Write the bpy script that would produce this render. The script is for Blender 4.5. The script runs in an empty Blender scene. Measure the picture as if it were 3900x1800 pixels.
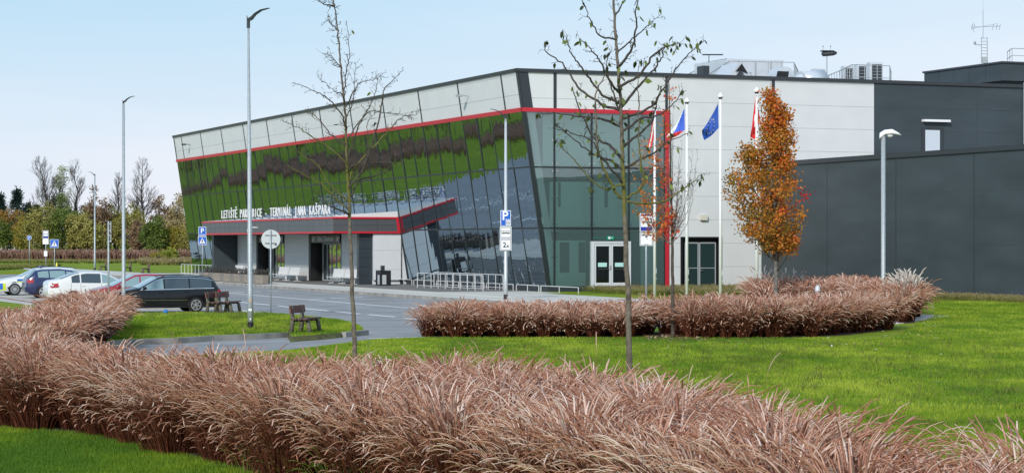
import bpy, math, random
import numpy as np
from mathutils import Vector, Matrix, noise
from mathutils.geometry import tessellate_polygon
random.seed(7)
S = bpy.context.scene
COL = S.collection
R = math.radians
# ------------------------------------------------------------------ camera geometry
F, CX, YH, H = 8300.0, 1950.0, 925.0, 2.8        # the photograph's lens in its own pixels, horizon row, eye height
def G(x, y, z=0.0):
    d = F*(H-z)/(y-YH); return Vector(((x-CX)/F*d, d, z))
def AT(x, y, d):
    return Vector(((x-CX)/F*d, d, H+(YH-y)*d/F))
D1 = Vector((-.3767, .9263, 0)); D2 = Vector((.9263, .3767, 0)); C0 = Vector((2.05, 125.2, 0))
def B(u, v, z=0.0):                               # building frame: u along the long facade, v outwards from it
    p = C0 + D1*u - D2*v; return Vector((p.x, p.y, z))
cam = bpy.data.cameras.new("camera"); camo = bpy.data.objects.new("camera", cam); COL.objects.link(camo)
camo.location = (0, 0, H); camo.rotation_euler = (R(90), 0, 0)
cam.sensor_width = 36; cam.lens = 36*F/3900; cam.shift_y = 25/3900; cam.clip_end = 5000; cam.clip_start = .5
S.camera = camo
# ------------------------------------------------------------------ materials
MATS = {}
def mat(name, col, rough=.6, metal=0, spec=.5, var=0, scale=3, bump=0, bscale=40, col2=None, coat=0, detail=4, stretch=None):
    if name in MATS: return MATS[name]
    m = bpy.data.materials.new(name); m.use_nodes = True; N = m.node_tree.nodes; L = m.node_tree.links
    b = N['Principled BSDF']; b.inputs['Roughness'].default_value = rough; b.inputs['Metallic'].default_value = metal
    b.inputs['Specular IOR Level'].default_value = spec; b.inputs['Coat Weight'].default_value = coat
    b.inputs['Coat Roughness'].default_value = .05
    c = (*col, 1); b.inputs['Base Color'].default_value = c
    tc = N.new('ShaderNodeTexCoord'); src = tc.outputs['Object']
    if stretch:
        mp = N.new('ShaderNodeMapping'); mp.inputs['Scale'].default_value = stretch; L.new(src, mp.inputs[0]); src = mp.outputs[0]
    if var or col2:
        n = N.new('ShaderNodeTexNoise'); n.inputs['Scale'].default_value = scale; n.inputs['Detail'].default_value = detail
        L.new(src, n.inputs['Vector'])
        r = N.new('ShaderNodeValToRGB'); r.color_ramp.elements[0].position = .3; r.color_ramp.elements[1].position = .7
        if col2: a_, b_ = c, (*col2, 1)
        else: a_, b_ = (*[x*(1-var) for x in col], 1), (*[min(1, x*(1+var)) for x in col], 1)
        r.color_ramp.elements[0].color = a_; r.color_ramp.elements[1].color = b_
        L.new(n.outputs[0], r.inputs[0]); L.new(r.outputs[0], b.inputs['Base Color'])
    if bump:
        n2 = N.new('ShaderNodeTexNoise'); n2.inputs['Scale'].default_value = bscale; n2.inputs['Detail'].default_value = 3
        L.new(src, n2.inputs['Vector']); bp = N.new('ShaderNodeBump'); bp.inputs['Strength'].default_value = bump
        bp.inputs['Distance'].default_value = .02
        L.new(n2.outputs[0], bp.inputs['Height']); L.new(bp.outputs[0], b.inputs['Normal'])
    MATS[name] = m; return m
def leafmat(name, cols, trans=.25, rough=.6, spec=.25, attr='rnd'):
    m = bpy.data.materials.new(name); m.use_nodes = True; N = m.node_tree.nodes; L = m.node_tree.links
    b = N['Principled BSDF']; b.inputs['Roughness'].default_value = rough; b.inputs['Specular IOR Level'].default_value = spec
    a = N.new('ShaderNodeAttribute'); a.attribute_name = attr
    r = N.new('ShaderNodeValToRGB'); e = r.color_ramp.elements
    while len(e) < len(cols): e.new(.5)
    for i, c in enumerate(cols): e[i].position = i/(len(cols)-1); e[i].color = (*c, 1)
    L.new(a.outputs['Fac'], r.inputs[0]); L.new(r.outputs[0], b.inputs['Base Color'])
    if trans:
        t = N.new('ShaderNodeBsdfTranslucent'); L.new(r.outputs[0], t.inputs[0]); mx = N.new('ShaderNodeMixShader')
        mx.inputs[0].default_value = trans; L.new(b.outputs[0], mx.inputs[1]); L.new(t.outputs[0], mx.inputs[2])
        L.new(mx.outputs[0], N['Material Output'].inputs[0])
    MATS[name] = m; return m
def glassmat(name, tint, gain=1.6, base=.05, wob=.0, ior=1.55, bscale=1.2, gcol=(.9, .95, .95), haze=0, dcol=(.2, .27, .25), zs=1):
    m = bpy.data.materials.new(name); m.use_nodes = True; N = m.node_tree.nodes; L = m.node_tree.links
    N.remove(N['Principled BSDF']); t = N.new('ShaderNodeBsdfTransparent'); t.inputs[0].default_value = (*tint, 1)
    g = N.new('ShaderNodeBsdfGlossy'); g.inputs['Roughness'].default_value = .015; g.inputs[0].default_value = (*gcol, 1)
    fr = N.new('ShaderNodeFresnel'); fr.inputs[0].default_value = ior
    ma = N.new('ShaderNodeMath'); ma.operation = 'MULTIPLY_ADD'; ma.inputs[1].default_value = gain; ma.inputs[2].default_value = base; ma.use_clamp = True
    L.new(fr.outputs[0], ma.inputs[0]); mx = N.new('ShaderNodeMixShader'); L.new(ma.outputs[0], mx.inputs[0])
    L.new(t.outputs[0], mx.inputs[1]); L.new(g.outputs[0], mx.inputs[2]); L.new(mx.outputs[0], N['Material Output'].inputs[0])
    if haze:
        df = N.new('ShaderNodeBsdfDiffuse'); df.inputs[0].default_value = (*dcol, 1); m2 = N.new('ShaderNodeMixShader'); m2.inputs[0].default_value = haze; L.new(t.outputs[0], m2.inputs[1]); L.new(df.outputs[0], m2.inputs[2]); L.new(m2.outputs[0], mx.inputs[1])  # diffuse haze painted into the glass: mutes its reflections, brightens the panes
    if wob:
        tc = N.new('ShaderNodeTexCoord'); n = N.new('ShaderNodeTexNoise'); n.inputs['Scale'].default_value = bscale; n.inputs['Detail'].default_value = 1
        mpz = N.new('ShaderNodeMapping'); mpz.inputs['Scale'].default_value = (1, 1, zs); L.new(tc.outputs['Object'], mpz.inputs[0]); L.new(mpz.outputs[0], n.inputs['Vector']); bp = N.new('ShaderNodeBump'); bp.inputs['Strength'].default_value = 1
        bp.inputs['Distance'].default_value = wob; L.new(n.outputs[0], bp.inputs['Height'])
        L.new(bp.outputs[0], g.inputs['Normal'])
    MATS[name] = m; return m
M = {}
M['white_panel'] = mat('white_cladding', (.64, .655, .65), .45, var=.035, scale=.6, spec=.4)
M['white_wall'] = mat('white_wall_panel', (.62, .63, .63), .5, var=.03, scale=.8)
M['joint'] = mat('panel_joint', (.34, .35, .35), .7)
M['dark_wall'] = mat('charcoal_cladding', (.043, .057, .065), .5, var=.20, scale=.5, stretch=(.5, .5, 1.6), detail=8, spec=.4, bump=.15, bscale=25)
M['dark_trim'] = mat('charcoal_trim', (.030, .036, .042), .45)
M['fascia'] = mat('grey_fascia', (.085, .09, .097), .35, var=.08, scale=.7)
M['fascia_dark'] = mat('dark_fascia_side', (.085, .09, .097), .35, var=.08, scale=.7)
M['red_trim'] = mat('red_trim', (.50, .02, .035), .4)
M['black'] = mat('black_paint', (.008, .008, .009), .5)
M['mullion'] = mat('dark_mullion', (.018, .024, .024), .4)
M['concrete'] = mat('concrete', (.30, .28, .25), .9, var=.18, scale=2.5, bump=.3, bscale=60)
M['kerb'] = mat('kerb_stone', (.30, .285, .255), .9, var=.3, scale=1.6, bump=.3, bscale=50)
M['asphalt'] = mat('asphalt', (.255, .257, .255), .88, var=.22, scale=.5, bump=.25, bscale=60, detail=8)
M['paving'] = mat('paving', (.54, .515, .46), .9, var=.12, scale=.7, bump=.2, bscale=30, detail=8)
M['pavers'] = mat('parking_pavers', (.47, .455, .40), .9, var=.16, scale=1.2, bump=.2, bscale=30, detail=8)
M['marking'] = mat('road_marking', (.88, .88, .86), .7, var=.08, scale=3)
M['lawn'] = mat('lawn', (.110, .180, .012), .9, spec=.1, scale=.35, col2=(.245, .300, .022), bump=.6, bscale=14, detail=9)
M['galv'] = mat('galvanised_steel', (.36, .40, .42), .5, metal=.25, var=.14, scale=14)
M['galv_dark'] = mat('dark_lamp_metal', (.035, .042, .05), .45)
M['white_metal'] = mat('white_painted_metal', (.80, .80, .80), .35)
M['wood'] = mat('weathered_wood', (.105, .065, .05), .8, var=.3, scale=9, bump=.4, stretch=(1, 8, 8))
M['wood_red'] = mat('red_brown_board', (.17, .065, .05), .7, var=.25, scale=8, bump=.3)
M['bench_leg'] = mat('mossy_bench_post', (.13, .12, .09), .9, var=.45, scale=16, bump=.6, bscale=60)
M['bark'] = mat('bark', (.105, .085, .065), .95, scale=9, col2=(.045, .036, .03), bump=.8, bscale=60)
M['bark_moss'] = mat('mossy_bark', (.055, .045, .03), .95, scale=5, col2=(.20, .19, .03), bump=.9, bscale=45)
def mossbark(name, z0, z1):
    m = mat(name, (.20, .165, .13), .95, scale=9, col2=(.075, .06, .05), bump=.9, bscale=45); N = m.node_tree.nodes; L = m.node_tree.links; b = N['Principled BSDF']
    tc = N.new('ShaderNodeTexCoord'); sp = N.new('ShaderNodeSeparateXYZ'); L.new(tc.outputs['Object'], sp.inputs[0]); mr = N.new('ShaderNodeMapRange'); zm = (z0+z1)/2
    a = N.new('ShaderNodeMath'); a.operation = 'SUBTRACT'; a.inputs[1].default_value = zm; L.new(sp.outputs['Z'], a.inputs[0]); a2 = N.new('ShaderNodeMath'); a2.operation = 'ABSOLUTE'; L.new(a.outputs[0], a2.inputs[0])
    n = N.new('ShaderNodeTexNoise'); n.inputs['Scale'].default_value = 7; L.new(tc.outputs['Object'], n.inputs['Vector'])
    a3 = N.new('ShaderNodeMath'); a3.operation = 'MULTIPLY_ADD'; a3.inputs[1].default_value = 2.4; L.new(n.outputs[0], a3.inputs[0]); L.new(a2.outputs[0], a3.inputs[2])
    h = (z1-z0)/2; mr.inputs[1].default_value = h+.75; mr.inputs[2].default_value = h+1.5; mr.inputs[3].default_value = 1; mr.inputs[4].default_value = 0; L.new(a3.outputs[0], mr.inputs[0])
    mx = N.new('ShaderNodeMix'); mx.data_type = 'RGBA'; old = b.inputs['Base Color'].links[0].from_socket; L.new(mr.outputs[0], mx.inputs['Factor']); L.new(old, mx.inputs['A']); mx.inputs['B'].default_value = (.13, .125, .025, 1); L.new(mx.outputs['Result'], b.inputs['Base Color']); return m
M['bark_dark'] = mat('dark_twig_bark', (.05, .042, .038), .95, var=.3, scale=8)
M['bark_pale'] = mat('pale_twig_bark', (.17, .15, .13), .95, var=.3, scale=8)
M['blue'] = mat('sign_blue', (.01, .11, .50), .4)
M['navy'] = mat('sign_dark_blue', (.02, .035, .28), .4)
M['sign_white'] = mat('sign_white', (.80, .81, .82), .4)
M['sign_back'] = mat('sign_back_grey', (.50, .54, .56), .4, metal=.2)
M['sign_black'] = mat('sign_black', (.01, .01, .012), .5)
M['chrome'] = mat('chrome', (.75, .75, .75), .12, metal=1)
M['tyre'] = mat('tyre', (.012, .012, .012), .85)
M['rim'] = mat('alloy_rim', (.60, .61, .62), .3, metal=.6)
M['car_glass'] = mat('car_glass', (.03, .045, .05), .03, spec=1.0, coat=1)
M['car_glass_clear'] = mat('pale_car_glass', (.20, .30, .31), .05, spec=1.0, coat=1)
M['lens_red'] = mat('red_lamp_lens', (.40, .006, .02), .15, coat=1)
M['lens_clear'] = mat('clear_lamp_lens', (.55, .58, .6), .1, coat=1)
M['soil'] = mat('mulch', (.045, .025, .018), 1, var=.5, scale=6, bump=.8)
M['interior_green'] = mat('pale_interior_panel', (.62, .84, .76), .7, var=.03)
M['interior_floor'] = mat('interior_floor', (.30, .32, .32), .6)
M['interior_dark'] = mat('dark_interior', (.02, .025, .026), .7)
M['duct'] = mat('galvanised_duct', (.62, .65, .68), .35, metal=.35, var=.05)
M['glass_left'] = glassmat('tinted_glass_leaning', (.55, .78, .70), 1.55, .10, wob=.010, bscale=1.5, gcol=(.36, .455, .53), haze=.48, dcol=(.21, .27, .26), zs=.22)
M['glass_front'] = glassmat('tinted_glass_front', (.86, .98, .95), 1.5, .10, wob=.004, bscale=.6, gcol=(.8, .92, .95), haze=.16, dcol=(.30, .50, .48))
M['glass_dark'] = glassmat('dark_door_glass', (.40, .5, .5), 1.5, .05, wob=.003)
# ------------------------------------------------------------------ mesh helpers
LOCS = {}
class MB:
    def __init__(s): s.v = []; s.f = []; s.m = []; s.rnd = []
    def add(s, vs, fs, mi=0):
        o = len(s.v); s.v += [tuple(p) for p in vs]; s.f += [tuple(i+o for i in f) for f in fs]; s.m += [mi]*len(fs); return s
    def box(s, c, size, rz=0, mi=0, ax=None, bev=0):
        x, y, z = [a/2 for a in size]
        if ax is None: ax = (Vector((math.cos(rz), math.sin(rz), 0)), Vector((-math.sin(rz), math.cos(rz), 0)), Vector((0, 0, 1)))
        c = Vector(c); b = min(bev, x*.9, y*.9, z*.9)
        if b <= 0:
            P = [c + ax[0]*(i*x) + ax[1]*(j*y) + ax[2]*(k*z) for k in (-1, 1) for j in (-1, 1) for i in (-1, 1)]
            return s.add(P, [(0, 2, 3, 1), (4, 5, 7, 6), (0, 1, 5, 4), (2, 6, 7, 3), (0, 4, 6, 2), (1, 3, 7, 5)], mi)
        Q = []
        for (zz, ins) in ((-z, b), (-z+b, 0), (z-b, 0), (z, b)):
            for (i, j) in ((-1, -1), (1, -1), (1, 1), (-1, 1)):
                px, py = i*(x-ins), j*(y-ins)
                for k in (0, 1):
                    a = (i*(x-ins-b), py) if (k == 0) == (i*j > 0) else (px, j*(y-ins-b))
                    Q.append(c + ax[0]*a[0] + ax[1]*a[1] + ax[2]*zz)
        F_ = [tuple(range(7, -1, -1)), tuple(range(24, 32))]
        for l in range(3):
            for i in range(8): j = (i+1) % 8; F_.append((l*8+i, l*8+j, l*8+8+j, l*8+8+i))
        return s.add(Q, F_, mi)
    def bbox(s, u0, u1, v0, v1, z0, z1, mi=0):      # box in the building frame
        P = [B(u, v, z) for z in (z0, z1) for v in (v0, v1) for u in (u0, u1)]
        return s.add(P, [(0, 1, 3, 2), (4, 6, 7, 5), (0, 4, 5, 1), (2, 3, 7, 6), (0, 2, 6, 4), (1, 5, 7, 3)], mi)
    def quad(s, a, b, c, d, mi=0): return s.add([a, b, c, d], [(0, 1, 2, 3)], mi)
    def slab(s, a, b, c, d, t, mi=0):               # quad with thickness vector t
        P = [Vector(p) for p in (a, b, c, d)]; t = Vector(t); P += [p+t for p in P]
        return s.add(P, [(0, 1, 2, 3), (7, 6, 5, 4), (0, 4, 5, 1), (1, 5, 6, 2), (2, 6, 7, 3), (3, 7, 4, 0)], mi)
    def tube(s, pts, rad, n=6, mi=0, cap=True):
        pts = [Vector(p) for p in pts]
        if not hasattr(rad, '__len__'): rad = [rad]*len(pts)
        V = []; prev = None
        for i, p in enumerate(pts):
            t = (pts[min(i+1, len(pts)-1)] - pts[max(i-1, 0)])
            t = t.normalized() if t.length > 1e-9 else Vector((0, 0, 1))
            if prev is None:
                a = t.cross(Vector((0, 0, 1)) if abs(t.z) < .9 else Vector((1, 0, 0))).normalized()
            else:
                a = prev - t*prev.dot(t); a = a.normalized() if a.length > 1e-6 else t.orthogonal().normalized()
            prev = a; b = t.cross(a)
            for k in range(n):
                w = 2*math.pi*k/n; V.append(p + (a*math.cos(w) + b*math.sin(w))*rad[i])
        F_ = []
        for i in range(len(pts)-1):
            for k in range(n): j = (k+1) % n; F_.append((i*n+k, i*n+j, i*n+n+j, i*n+n+k))
        if cap: F_.append(tuple(range(n-1, -1, -1))); F_.append(tuple((len(pts)-1)*n+k for k in range(n)))
        return s.add(V, F_, mi)
    def disc(s, c, nrm, r, n=20, t=.02, mi=0):
        nrm = Vector(nrm).normalized(); return s.tube([Vector(c), Vector(c)+nrm*t], [r, r], n, mi)
    def lathe(s, c, prof, n=16, mi=0, axis=(0, 0, 1)):
        ax = Vector(axis).normalized(); a = ax.orthogonal().normalized(); b = ax.cross(a); c = Vector(c); V = []
        for (r, z) in prof:
            for k in range(n): w = 2*math.pi*k/n; V.append(c + ax*z + (a*math.cos(w)+b*math.sin(w))*r)
        F_ = [(i*n+k, i*n+(k+1) % n, i*n+n+(k+1) % n, i*n+n+k) for i in range(len(prof)-1) for k in range(n)]
        F_.append(tuple(range(n-1, -1, -1))); F_.append(tuple((len(prof)-1)*n+k for k in range(n)))
        return s.add(V, F_, mi)
    def prism(s, poly, z0, z1, mi=0, side=True, bottom=True):
        n = len(poly); T = tessellate_polygon([[Vector((p[0], p[1], 0)) for p in poly]])
        V = [(p[0], p[1], z0) for p in poly] + [(p[0], p[1], z1) for p in poly]
        F_ = [(a+n, b+n, c+n) for a, b, c in T] + ([(c, b, a) for a, b, c in T] if bottom else [])
        if side: F_ += [(i, (i+1) % n, (i+1) % n+n, i+n) for i in range(n)]
        return s.add(V, F_, mi)
    def mesh(s, name, mats, off=None, smooth=False):
        me = bpy.data.meshes.new(name); v = s.v
        if off is not None: v = [(p[0]-off[0], p[1]-off[1], p[2]-off[2]) for p in v]
        me.from_pydata(v, [], s.f)
        for m in (mats if isinstance(mats, (list, tuple)) else [mats]): me.materials.append(m)
        if any(s.m): me.polygons.foreach_set('material_index', s.m)
        if smooth: me.polygons.foreach_set('use_smooth', [True]*len(s.f))
        if s.rnd:
            a = me.attributes.new('rnd', 'FLOAT', 'POINT'); a.data.foreach_set('value', s.rnd)
        me.update(); return me
def tag(o, label=None, cat=None, group=None, kind=None):
    if label: o['label'] = label
    if cat: o['category'] = cat
    if group: o['group'] = group
    if kind: o['kind'] = kind
    return o
def thing(name, label, cat, loc=(0, 0, 0), rz=0, group=None):
    o = bpy.data.objects.new(name, None); COL.objects.link(o); o.empty_display_size = .3
    o.location = loc; o.rotation_euler = (0, 0, rz); return tag(o, label, cat, group)
def part(mb, name, mats, parent=None, world=True, smooth=False, label=None):
    """world=True: vertices are given in world space and stored relative to the (unrotated) top-level thing"""
    off = None
    if parent is not None and world:
        top = parent
        while top.parent: top = top.parent
        off = tuple(top.location)
    me = mb.mesh(name, mats, off, smooth); o = bpy.data.objects.new(name, me); COL.objects.link(o)
    if parent is not None: o.parent = parent
    if label: o['label'] = label
    return o
def single(mb, name, mats, label, cat, group=None, kind=None, smooth=False, loc=None):
    me = mb.mesh(name, mats, loc, smooth); o = bpy.data.objects.new(name, me); COL.objects.link(o)
    if loc is not None: o.location = loc
    return tag(o, label, cat, group, kind)
def struct(mb, name, mats, label):
    return single(mb, name, mats, label, name.replace('_', ' '), kind='structure')
def copy_tree(o, parent=None):
    c = o.copy(); COL.objects.link(c); c.parent = parent
    for ch in o.children: copy_tree(ch, c)
    return c
def text_mb(s, size, ext, mb, org, ux, uz, un, align='CENTER', xs=1.0, mi=0, bold=0):
    """letters as mesh: ux = reading direction, uz = up, un = outwards"""
    cu = bpy.data.curves.new('t', 'FONT'); cu.body = s; cu.size = size; cu.extrude = ext; cu.align_x = align; cu.offset = bold; cu.resolution_u = 2
    o = bpy.data.objects.new('t', cu); COL.objects.link(o); dg = bpy.context.evaluated_depsgraph_get(); dg.update()
    me = bpy.data.meshes.new_from_object(o.evaluated_get(dg)); org = Vector(org)
    V = [org + ux*(v.co.x*xs) + uz*v.co.y + un*v.co.z for v in me.vertices]; Fs = [tuple(p.vertices) for p in me.polygons]
    bpy.data.objects.remove(o); bpy.data.curves.remove(cu); bpy.data.meshes.remove(me)
    mb.add(V, Fs, mi); return V
def np_mesh(name, V, Q, mats, attrs=None, smooth=True):
    me = bpy.data.meshes.new(name); nv, nf, k = len(V), len(Q), Q.shape[1]
    me.vertices.add(nv); me.vertices.foreach_set('co', V.astype(np.float32).ravel())
    me.loops.add(nf*k); me.loops.foreach_set('vertex_index', Q.astype(np.int32).ravel())
    me.polygons.add(nf); me.polygons.foreach_set('loop_start', np.arange(0, nf*k, k, dtype=np.int32))
    me.polygons.foreach_set('loop_total', np.full(nf, k, dtype=np.int32))
    if smooth: me.polygons.foreach_set('use_smooth', np.ones(nf, dtype=bool))
    for m in (mats if isinstance(mats, (list, tuple)) else [mats]): me.materials.append(m)
    for n, a in (attrs or {}).items():
        at = me.attributes.new(n, 'FLOAT', 'POINT'); at.data.foreach_set('value', a.astype(np.float32))
    me.update(calc_edges=True); return me
def np_obj(name, me, parent=None):
    o = bpy.data.objects.new(name, me); COL.objects.link(o)
    if parent is not None: o.parent = parent
    return o
def inpoly(P, poly):
    x, y = P[:, 0], P[:, 1]; r = np.zeros(len(P), bool); n = len(poly)
    for i in range(n):
        x1, y1 = poly[i][0], poly[i][1]; x2, y2 = poly[(i+1) % n][0], poly[(i+1) % n][1]
        c = ((y1 > y) != (y2 > y)) & (x < (x2-x1)*(y-y1)/((y2-y1) if y2 != y1 else 1e-9)+x1); r ^= c
    return r
def scatter(poly, dens, seed, jitter=True):
    rng = np.random.default_rng(seed); xs = [p[0] for p in poly]; ys = [p[1] for p in poly]
    A = (max(xs)-min(xs))*(max(ys)-min(ys)); n = int(A*dens)
    P = np.stack([rng.uniform(min(xs), max(xs), n), rng.uniform(min(ys), max(ys), n)], 1)
    return P[inpoly(P, poly)]
# ------------------------------------------------------------------ world, sun, render
w = bpy.data.worlds.new("World"); S.world = w; w.use_nodes = True; N = w.node_tree.nodes; L = w.node_tree.links
SUN_EL, SUN_AZ = R(29), R(200)                    # azimuth clockwise from +Y: behind the camera, a little to the left
sky = N.new('ShaderNodeTexSky'); sky.sky_type = 'NISHITA'; sky.sun_disc = False; sky.sun_elevation = SUN_EL; sky.sun_rotation = SUN_AZ
sky.dust_density = 3; sky.air_density = 1.0
tc = N.new('ShaderNodeTexCoord'); sp = N.new('ShaderNodeSeparateXYZ'); L.new(tc.outputs['Generated'], sp.inputs[0])
ns = N.new('ShaderNodeTexNoise'); ns.inputs['Scale'].default_value = 3.0; ns.inputs['Detail'].default_value = 5
mp = N.new('ShaderNodeMapping'); mp.inputs['Scale'].default_value = (1, 1, 7); L.new(tc.outputs['Generated'], mp.inputs[0]); L.new(mp.outputs[0], ns.inputs['Vector'])
m1 = N.new('ShaderNodeMath'); m1.operation = 'MULTIPLY_ADD'; m1.inputs[1].default_value = -.075; L.new(sp.outputs['X'], m1.inputs[0]); L.new(sp.outputs['Z'], m1.inputs[2])
m2 = N.new('ShaderNodeMath'); m2.operation = 'MULTIPLY_ADD'; m2.inputs[1].default_value = .085; L.new(ns.outputs[0], m2.inputs[0]); L.new(m1.outputs[0], m2.inputs[2])
cr = N.new('ShaderNodeValToRGB'); e = cr.color_ramp.elements
e[0].position = 0; e[0].color = (8.7, 8.9, 9.6, 1); e[1].position = 1; e[1].color = (3.6, 5.2, 7.6, 1)
for p_, c_ in ((.078, (8.4, 8.8, 9.7, 1)), (.125, (6.6, 8.0, 9.4, 1)), (.178, (4.7, 7.1, 9.0, 1)), (.35, (4.1, 6.1, 8.3, 1))):
    q = e.new(p_); q.color = c_
L.new(m2.outputs[0], cr.inputs[0])
mx = N.new('ShaderNodeMix'); mx.data_type = 'RGBA'; mx.inputs['Factor'].default_value = .90
L.new(sky.outputs[0], mx.inputs['A']); L.new(cr.outputs[0], mx.inputs['B'])
bg = N['Background']; bg.inputs[1].default_value = .1; L.new(mx.outputs['Result'], bg.inputs[0])
sl = bpy.data.lights.new('sun', 'SUN'); sl.energy = 3.1; sl.angle = R(4); sl.color = (1, .96, .90)
so = bpy.data.objects.new('sun', sl); COL.objects.link(so)
sd = Vector((math.sin(SUN_AZ)*math.cos(SUN_EL), math.cos(SUN_AZ)*math.cos(SUN_EL), math.sin(SUN_EL)))
so.rotation_euler = sd.to_track_quat('Z', 'Y').to_euler(); so.location = (20, -30, 60)
S.render.engine = 'CYCLES'; S.view_settings.view_transform = 'Standard'; S.view_settings.look = 'None'
S.view_settings.exposure = .12; S.view_settings.gamma = 1
S.cycles.max_bounces = 8; S.cycles.transparent_max_bounces = 12; S.cycles.caustics_reflective = False; S.cycles.caustics_refractive = False
# ================================================================== ground
ZR = -.15
def uv(l): return [B(u, v) for u, v in l]
road_poly = uv([(60, 10.1), (-50, 10.1), (-50, 20)]) + [G(2300, 1215), G(1720, 1218), G(1640, 1236), G(1612, 1260), G(1604, 1283), G(1401, 1291), G(1300, 1305), G(1100, 1330), G(700, 1352), G(-100, 1385), G(-100, 1330), G(300, 1306), G(500, 1292), G(666, 1287), G(800, 1278.5), G(960, 1272), G(1099, 1264.5), G(1114, 1280), G(1212, 1273), G(1300, 1265), G(1387, 1257), G(1373, 1238), G(1334.6, 1224), G(1289, 1212), G(1163, 1201.6), G(1104, 1194.6), G(1009, 1188.7)] + uv([(-31.5, 25), (12, 25), (30, 25), (58, 25), (62, 34), (62, 90), (92, 90), (92, 30), (94, 10.1)])
outer = [(-3000, -20), (3000, -20), (3000, 4000), (-3000, 4000)]
V = [Vector((x, y, 0)) for x, y in outer]; Hh = [Vector((p.x, p.y, 0)) for p in road_poly]
T = tessellate_polygon([V, Hh]); mb = MB(); mb.add(V+Hh, [t for t in T]); nn = len(Hh); mb.add([(p.x, p.y, z) for z in (0, ZR-.05) for p in Hh], [(i, (i+1) % nn, (i+1) % nn+nn, i+nn) for i in range(nn)])
struct(mb, 'lawn_ground', M['lawn'], 'broad flat green lawn spreading over the whole site')
mb = MB(); vg = [G(1101, 1265), G(1114, 1280), G(1160, 1277), G(1212, 1273), G(1300, 1265)]; vo = [p+Vector((.0, -.45-.1*(i % 2), ZR-.005)) for i, p in enumerate(vg)]
mb.add(vg+vo, [(i, i+5, i+6, i+1) for i in range(4)]); struct(mb, 'verge', mat('verge_earth', (.10, .12, .02), 1, scale=5, col2=(.07, .05, .03), bump=.8), 'earthy grass verge sloping off the lawn island to the road')
mb = MB(); mb.prism([(p.x, p.y) for p in road_poly], ZR-.3, ZR, side=False, bottom=False)
struct(mb, 'road', M['asphalt'], 'grey asphalt road with white dashed lines in front of the terminal')
# kerbs: the stepped rim of the road
def kerb(pts, name, label, w=.15, h=.012):
    mb = MB(); n = len(pts); L_ = []
    for i, p in enumerate(pts):
        a = pts[max(i-1, 0)]; b = pts[min(i+1, n-1)]; t = (b-a).normalized(); nr = Vector((-t.y, t.x, 0)); L_.append((p, nr))
    for i in range(n-1):
        (p, a), (q, b) = L_[i], L_[i+1]; ln = (q-p).length; k = max(1, int(ln/1.0))
        for j in range(k):
            s0, s1 = j/k, (j+1)/k-.012/ln*1.0
            P0 = p.lerp(q, s0); P1 = p.lerp(q, s1); A0 = a.lerp(b, s0); A1 = a.lerp(b, s1)
            dz = random.uniform(-.004, .004)
            W = [P0-A0*.01, P1-A1*.01, P1+A1*w, P0+A0*w]
            V_ = [(x.x, x.y, ZR-.02) for x in W]+[(x.x, x.y, h+dz) for x in W]
            mb.add(V_, [(4, 5, 6, 7), (0, 1, 5, 4), (1, 2, 6, 5), (2, 3, 7, 6), (3, 0, 4, 7)])
    struct(mb, name, M['kerb'], label)
kerb(uv([(94, 10.1), (60, 10.1), (30, 10.1), (0, 10.1), (-50, 10.1)]), 'terminal_kerb', 'long stone kerb along the pavement in front of the terminal')
kerb([G(1604, 1283), G(1612, 1260), G(1640, 1236), G(1720, 1218), G(2300, 1215)][::-1], 'corner_kerb', 'curved kerb beside the grass bed at the road mouth', .14)
kerb([G(1099, 1264.5), G(960, 1272), G(800, 1278.5), G(666, 1287), G(500, 1292), G(300, 1306), G(-100, 1330)], 'island_kerb', 'stone kerb along the near side of the lawn island', .16)
kerb([G(1387, 1257), G(1300, 1265)][::1], 'short_kerb', 'short stone kerb at the tip of the lawn island', .16)
kerb([G(1009, 1188.7)]+uv([(-31.5, 25), (12, 25), (58, 25), (62, 34), (62, 90)]), 'parking_kerb', 'low kerb between the parking bays and the road', .14)
mb = MB()
pav = uv([(-3, 0.02), (0, .02)]) + [C0 - D2*.0 + D1*.0] + uv([(84, 0.02), (84.6, 4), (160, 4), (160, 9.95), (-44, 9.95), (-46, 8.5), (-40, 5), (-37, 1.9), (-3, 1.75)])
pav = uv([(-3, .3), (0, .3), (84.4, .3), (84.8, 4), (160, 4), (160, 9.9), (-47.5, 9.9), (-50.5, 8.4), (-44, 1.9), (-3, 1.75)])
mb.prism([(p.x, p.y) for p in pav], 0, .004, side=False, bottom=False)
struct(mb, 'pavement', M['paving'], 'pale paved walkway along the front of the terminal')
mb = MB(); mb.bbox(2, 61, .05, 6.0, .004, .010); struct(mb, 'entrance_paving', mat('entrance_pavers', (.17, .165, .155), .9, var=.15, scale=2), 'darker paving under the entrance canopy')
mb = MB(); mb.bbox(-11, 60, 6.75, 7.05, .004, .012); struct(mb, 'tactile_line', mat('tactile_strip', (.66, .63, .52), .8, var=.06), 'pale guiding strip running along the pavement')
park = uv([(-31.2, 25.15), (12, 25.15), (57.5, 25.15), (60, 36), (40, 33.5), (12, 32.6), (-8, 32.4), (-20, 32.0), (-33, 31.7)])
mb = MB(); mb.prism([(p.x, p.y) for p in park], 0, .005, side=False, bottom=False)
struct(mb, 'parking_area', M['pavers'], 'beige paved parking bays where the cars stand')
mb = MB()
for u in (-30.9, -27.6, -24.6, -21.5, -18.0, -14.2, -10.7, -7.4, -4.0, -.7, 3.5, 6.5, 9.5): mb.bbox(u-.12, u+.12, 25.6, 31.2, .006, .010)
mb.bbox(-31.2, 12, 31.2, 31.45, .006, .010)
struct(mb, 'bay_lines', mat('red_brick_pavers', (.26, .09, .065), .9, var=.2, scale=5), 'reddish brick lines dividing the parking bays')
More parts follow.
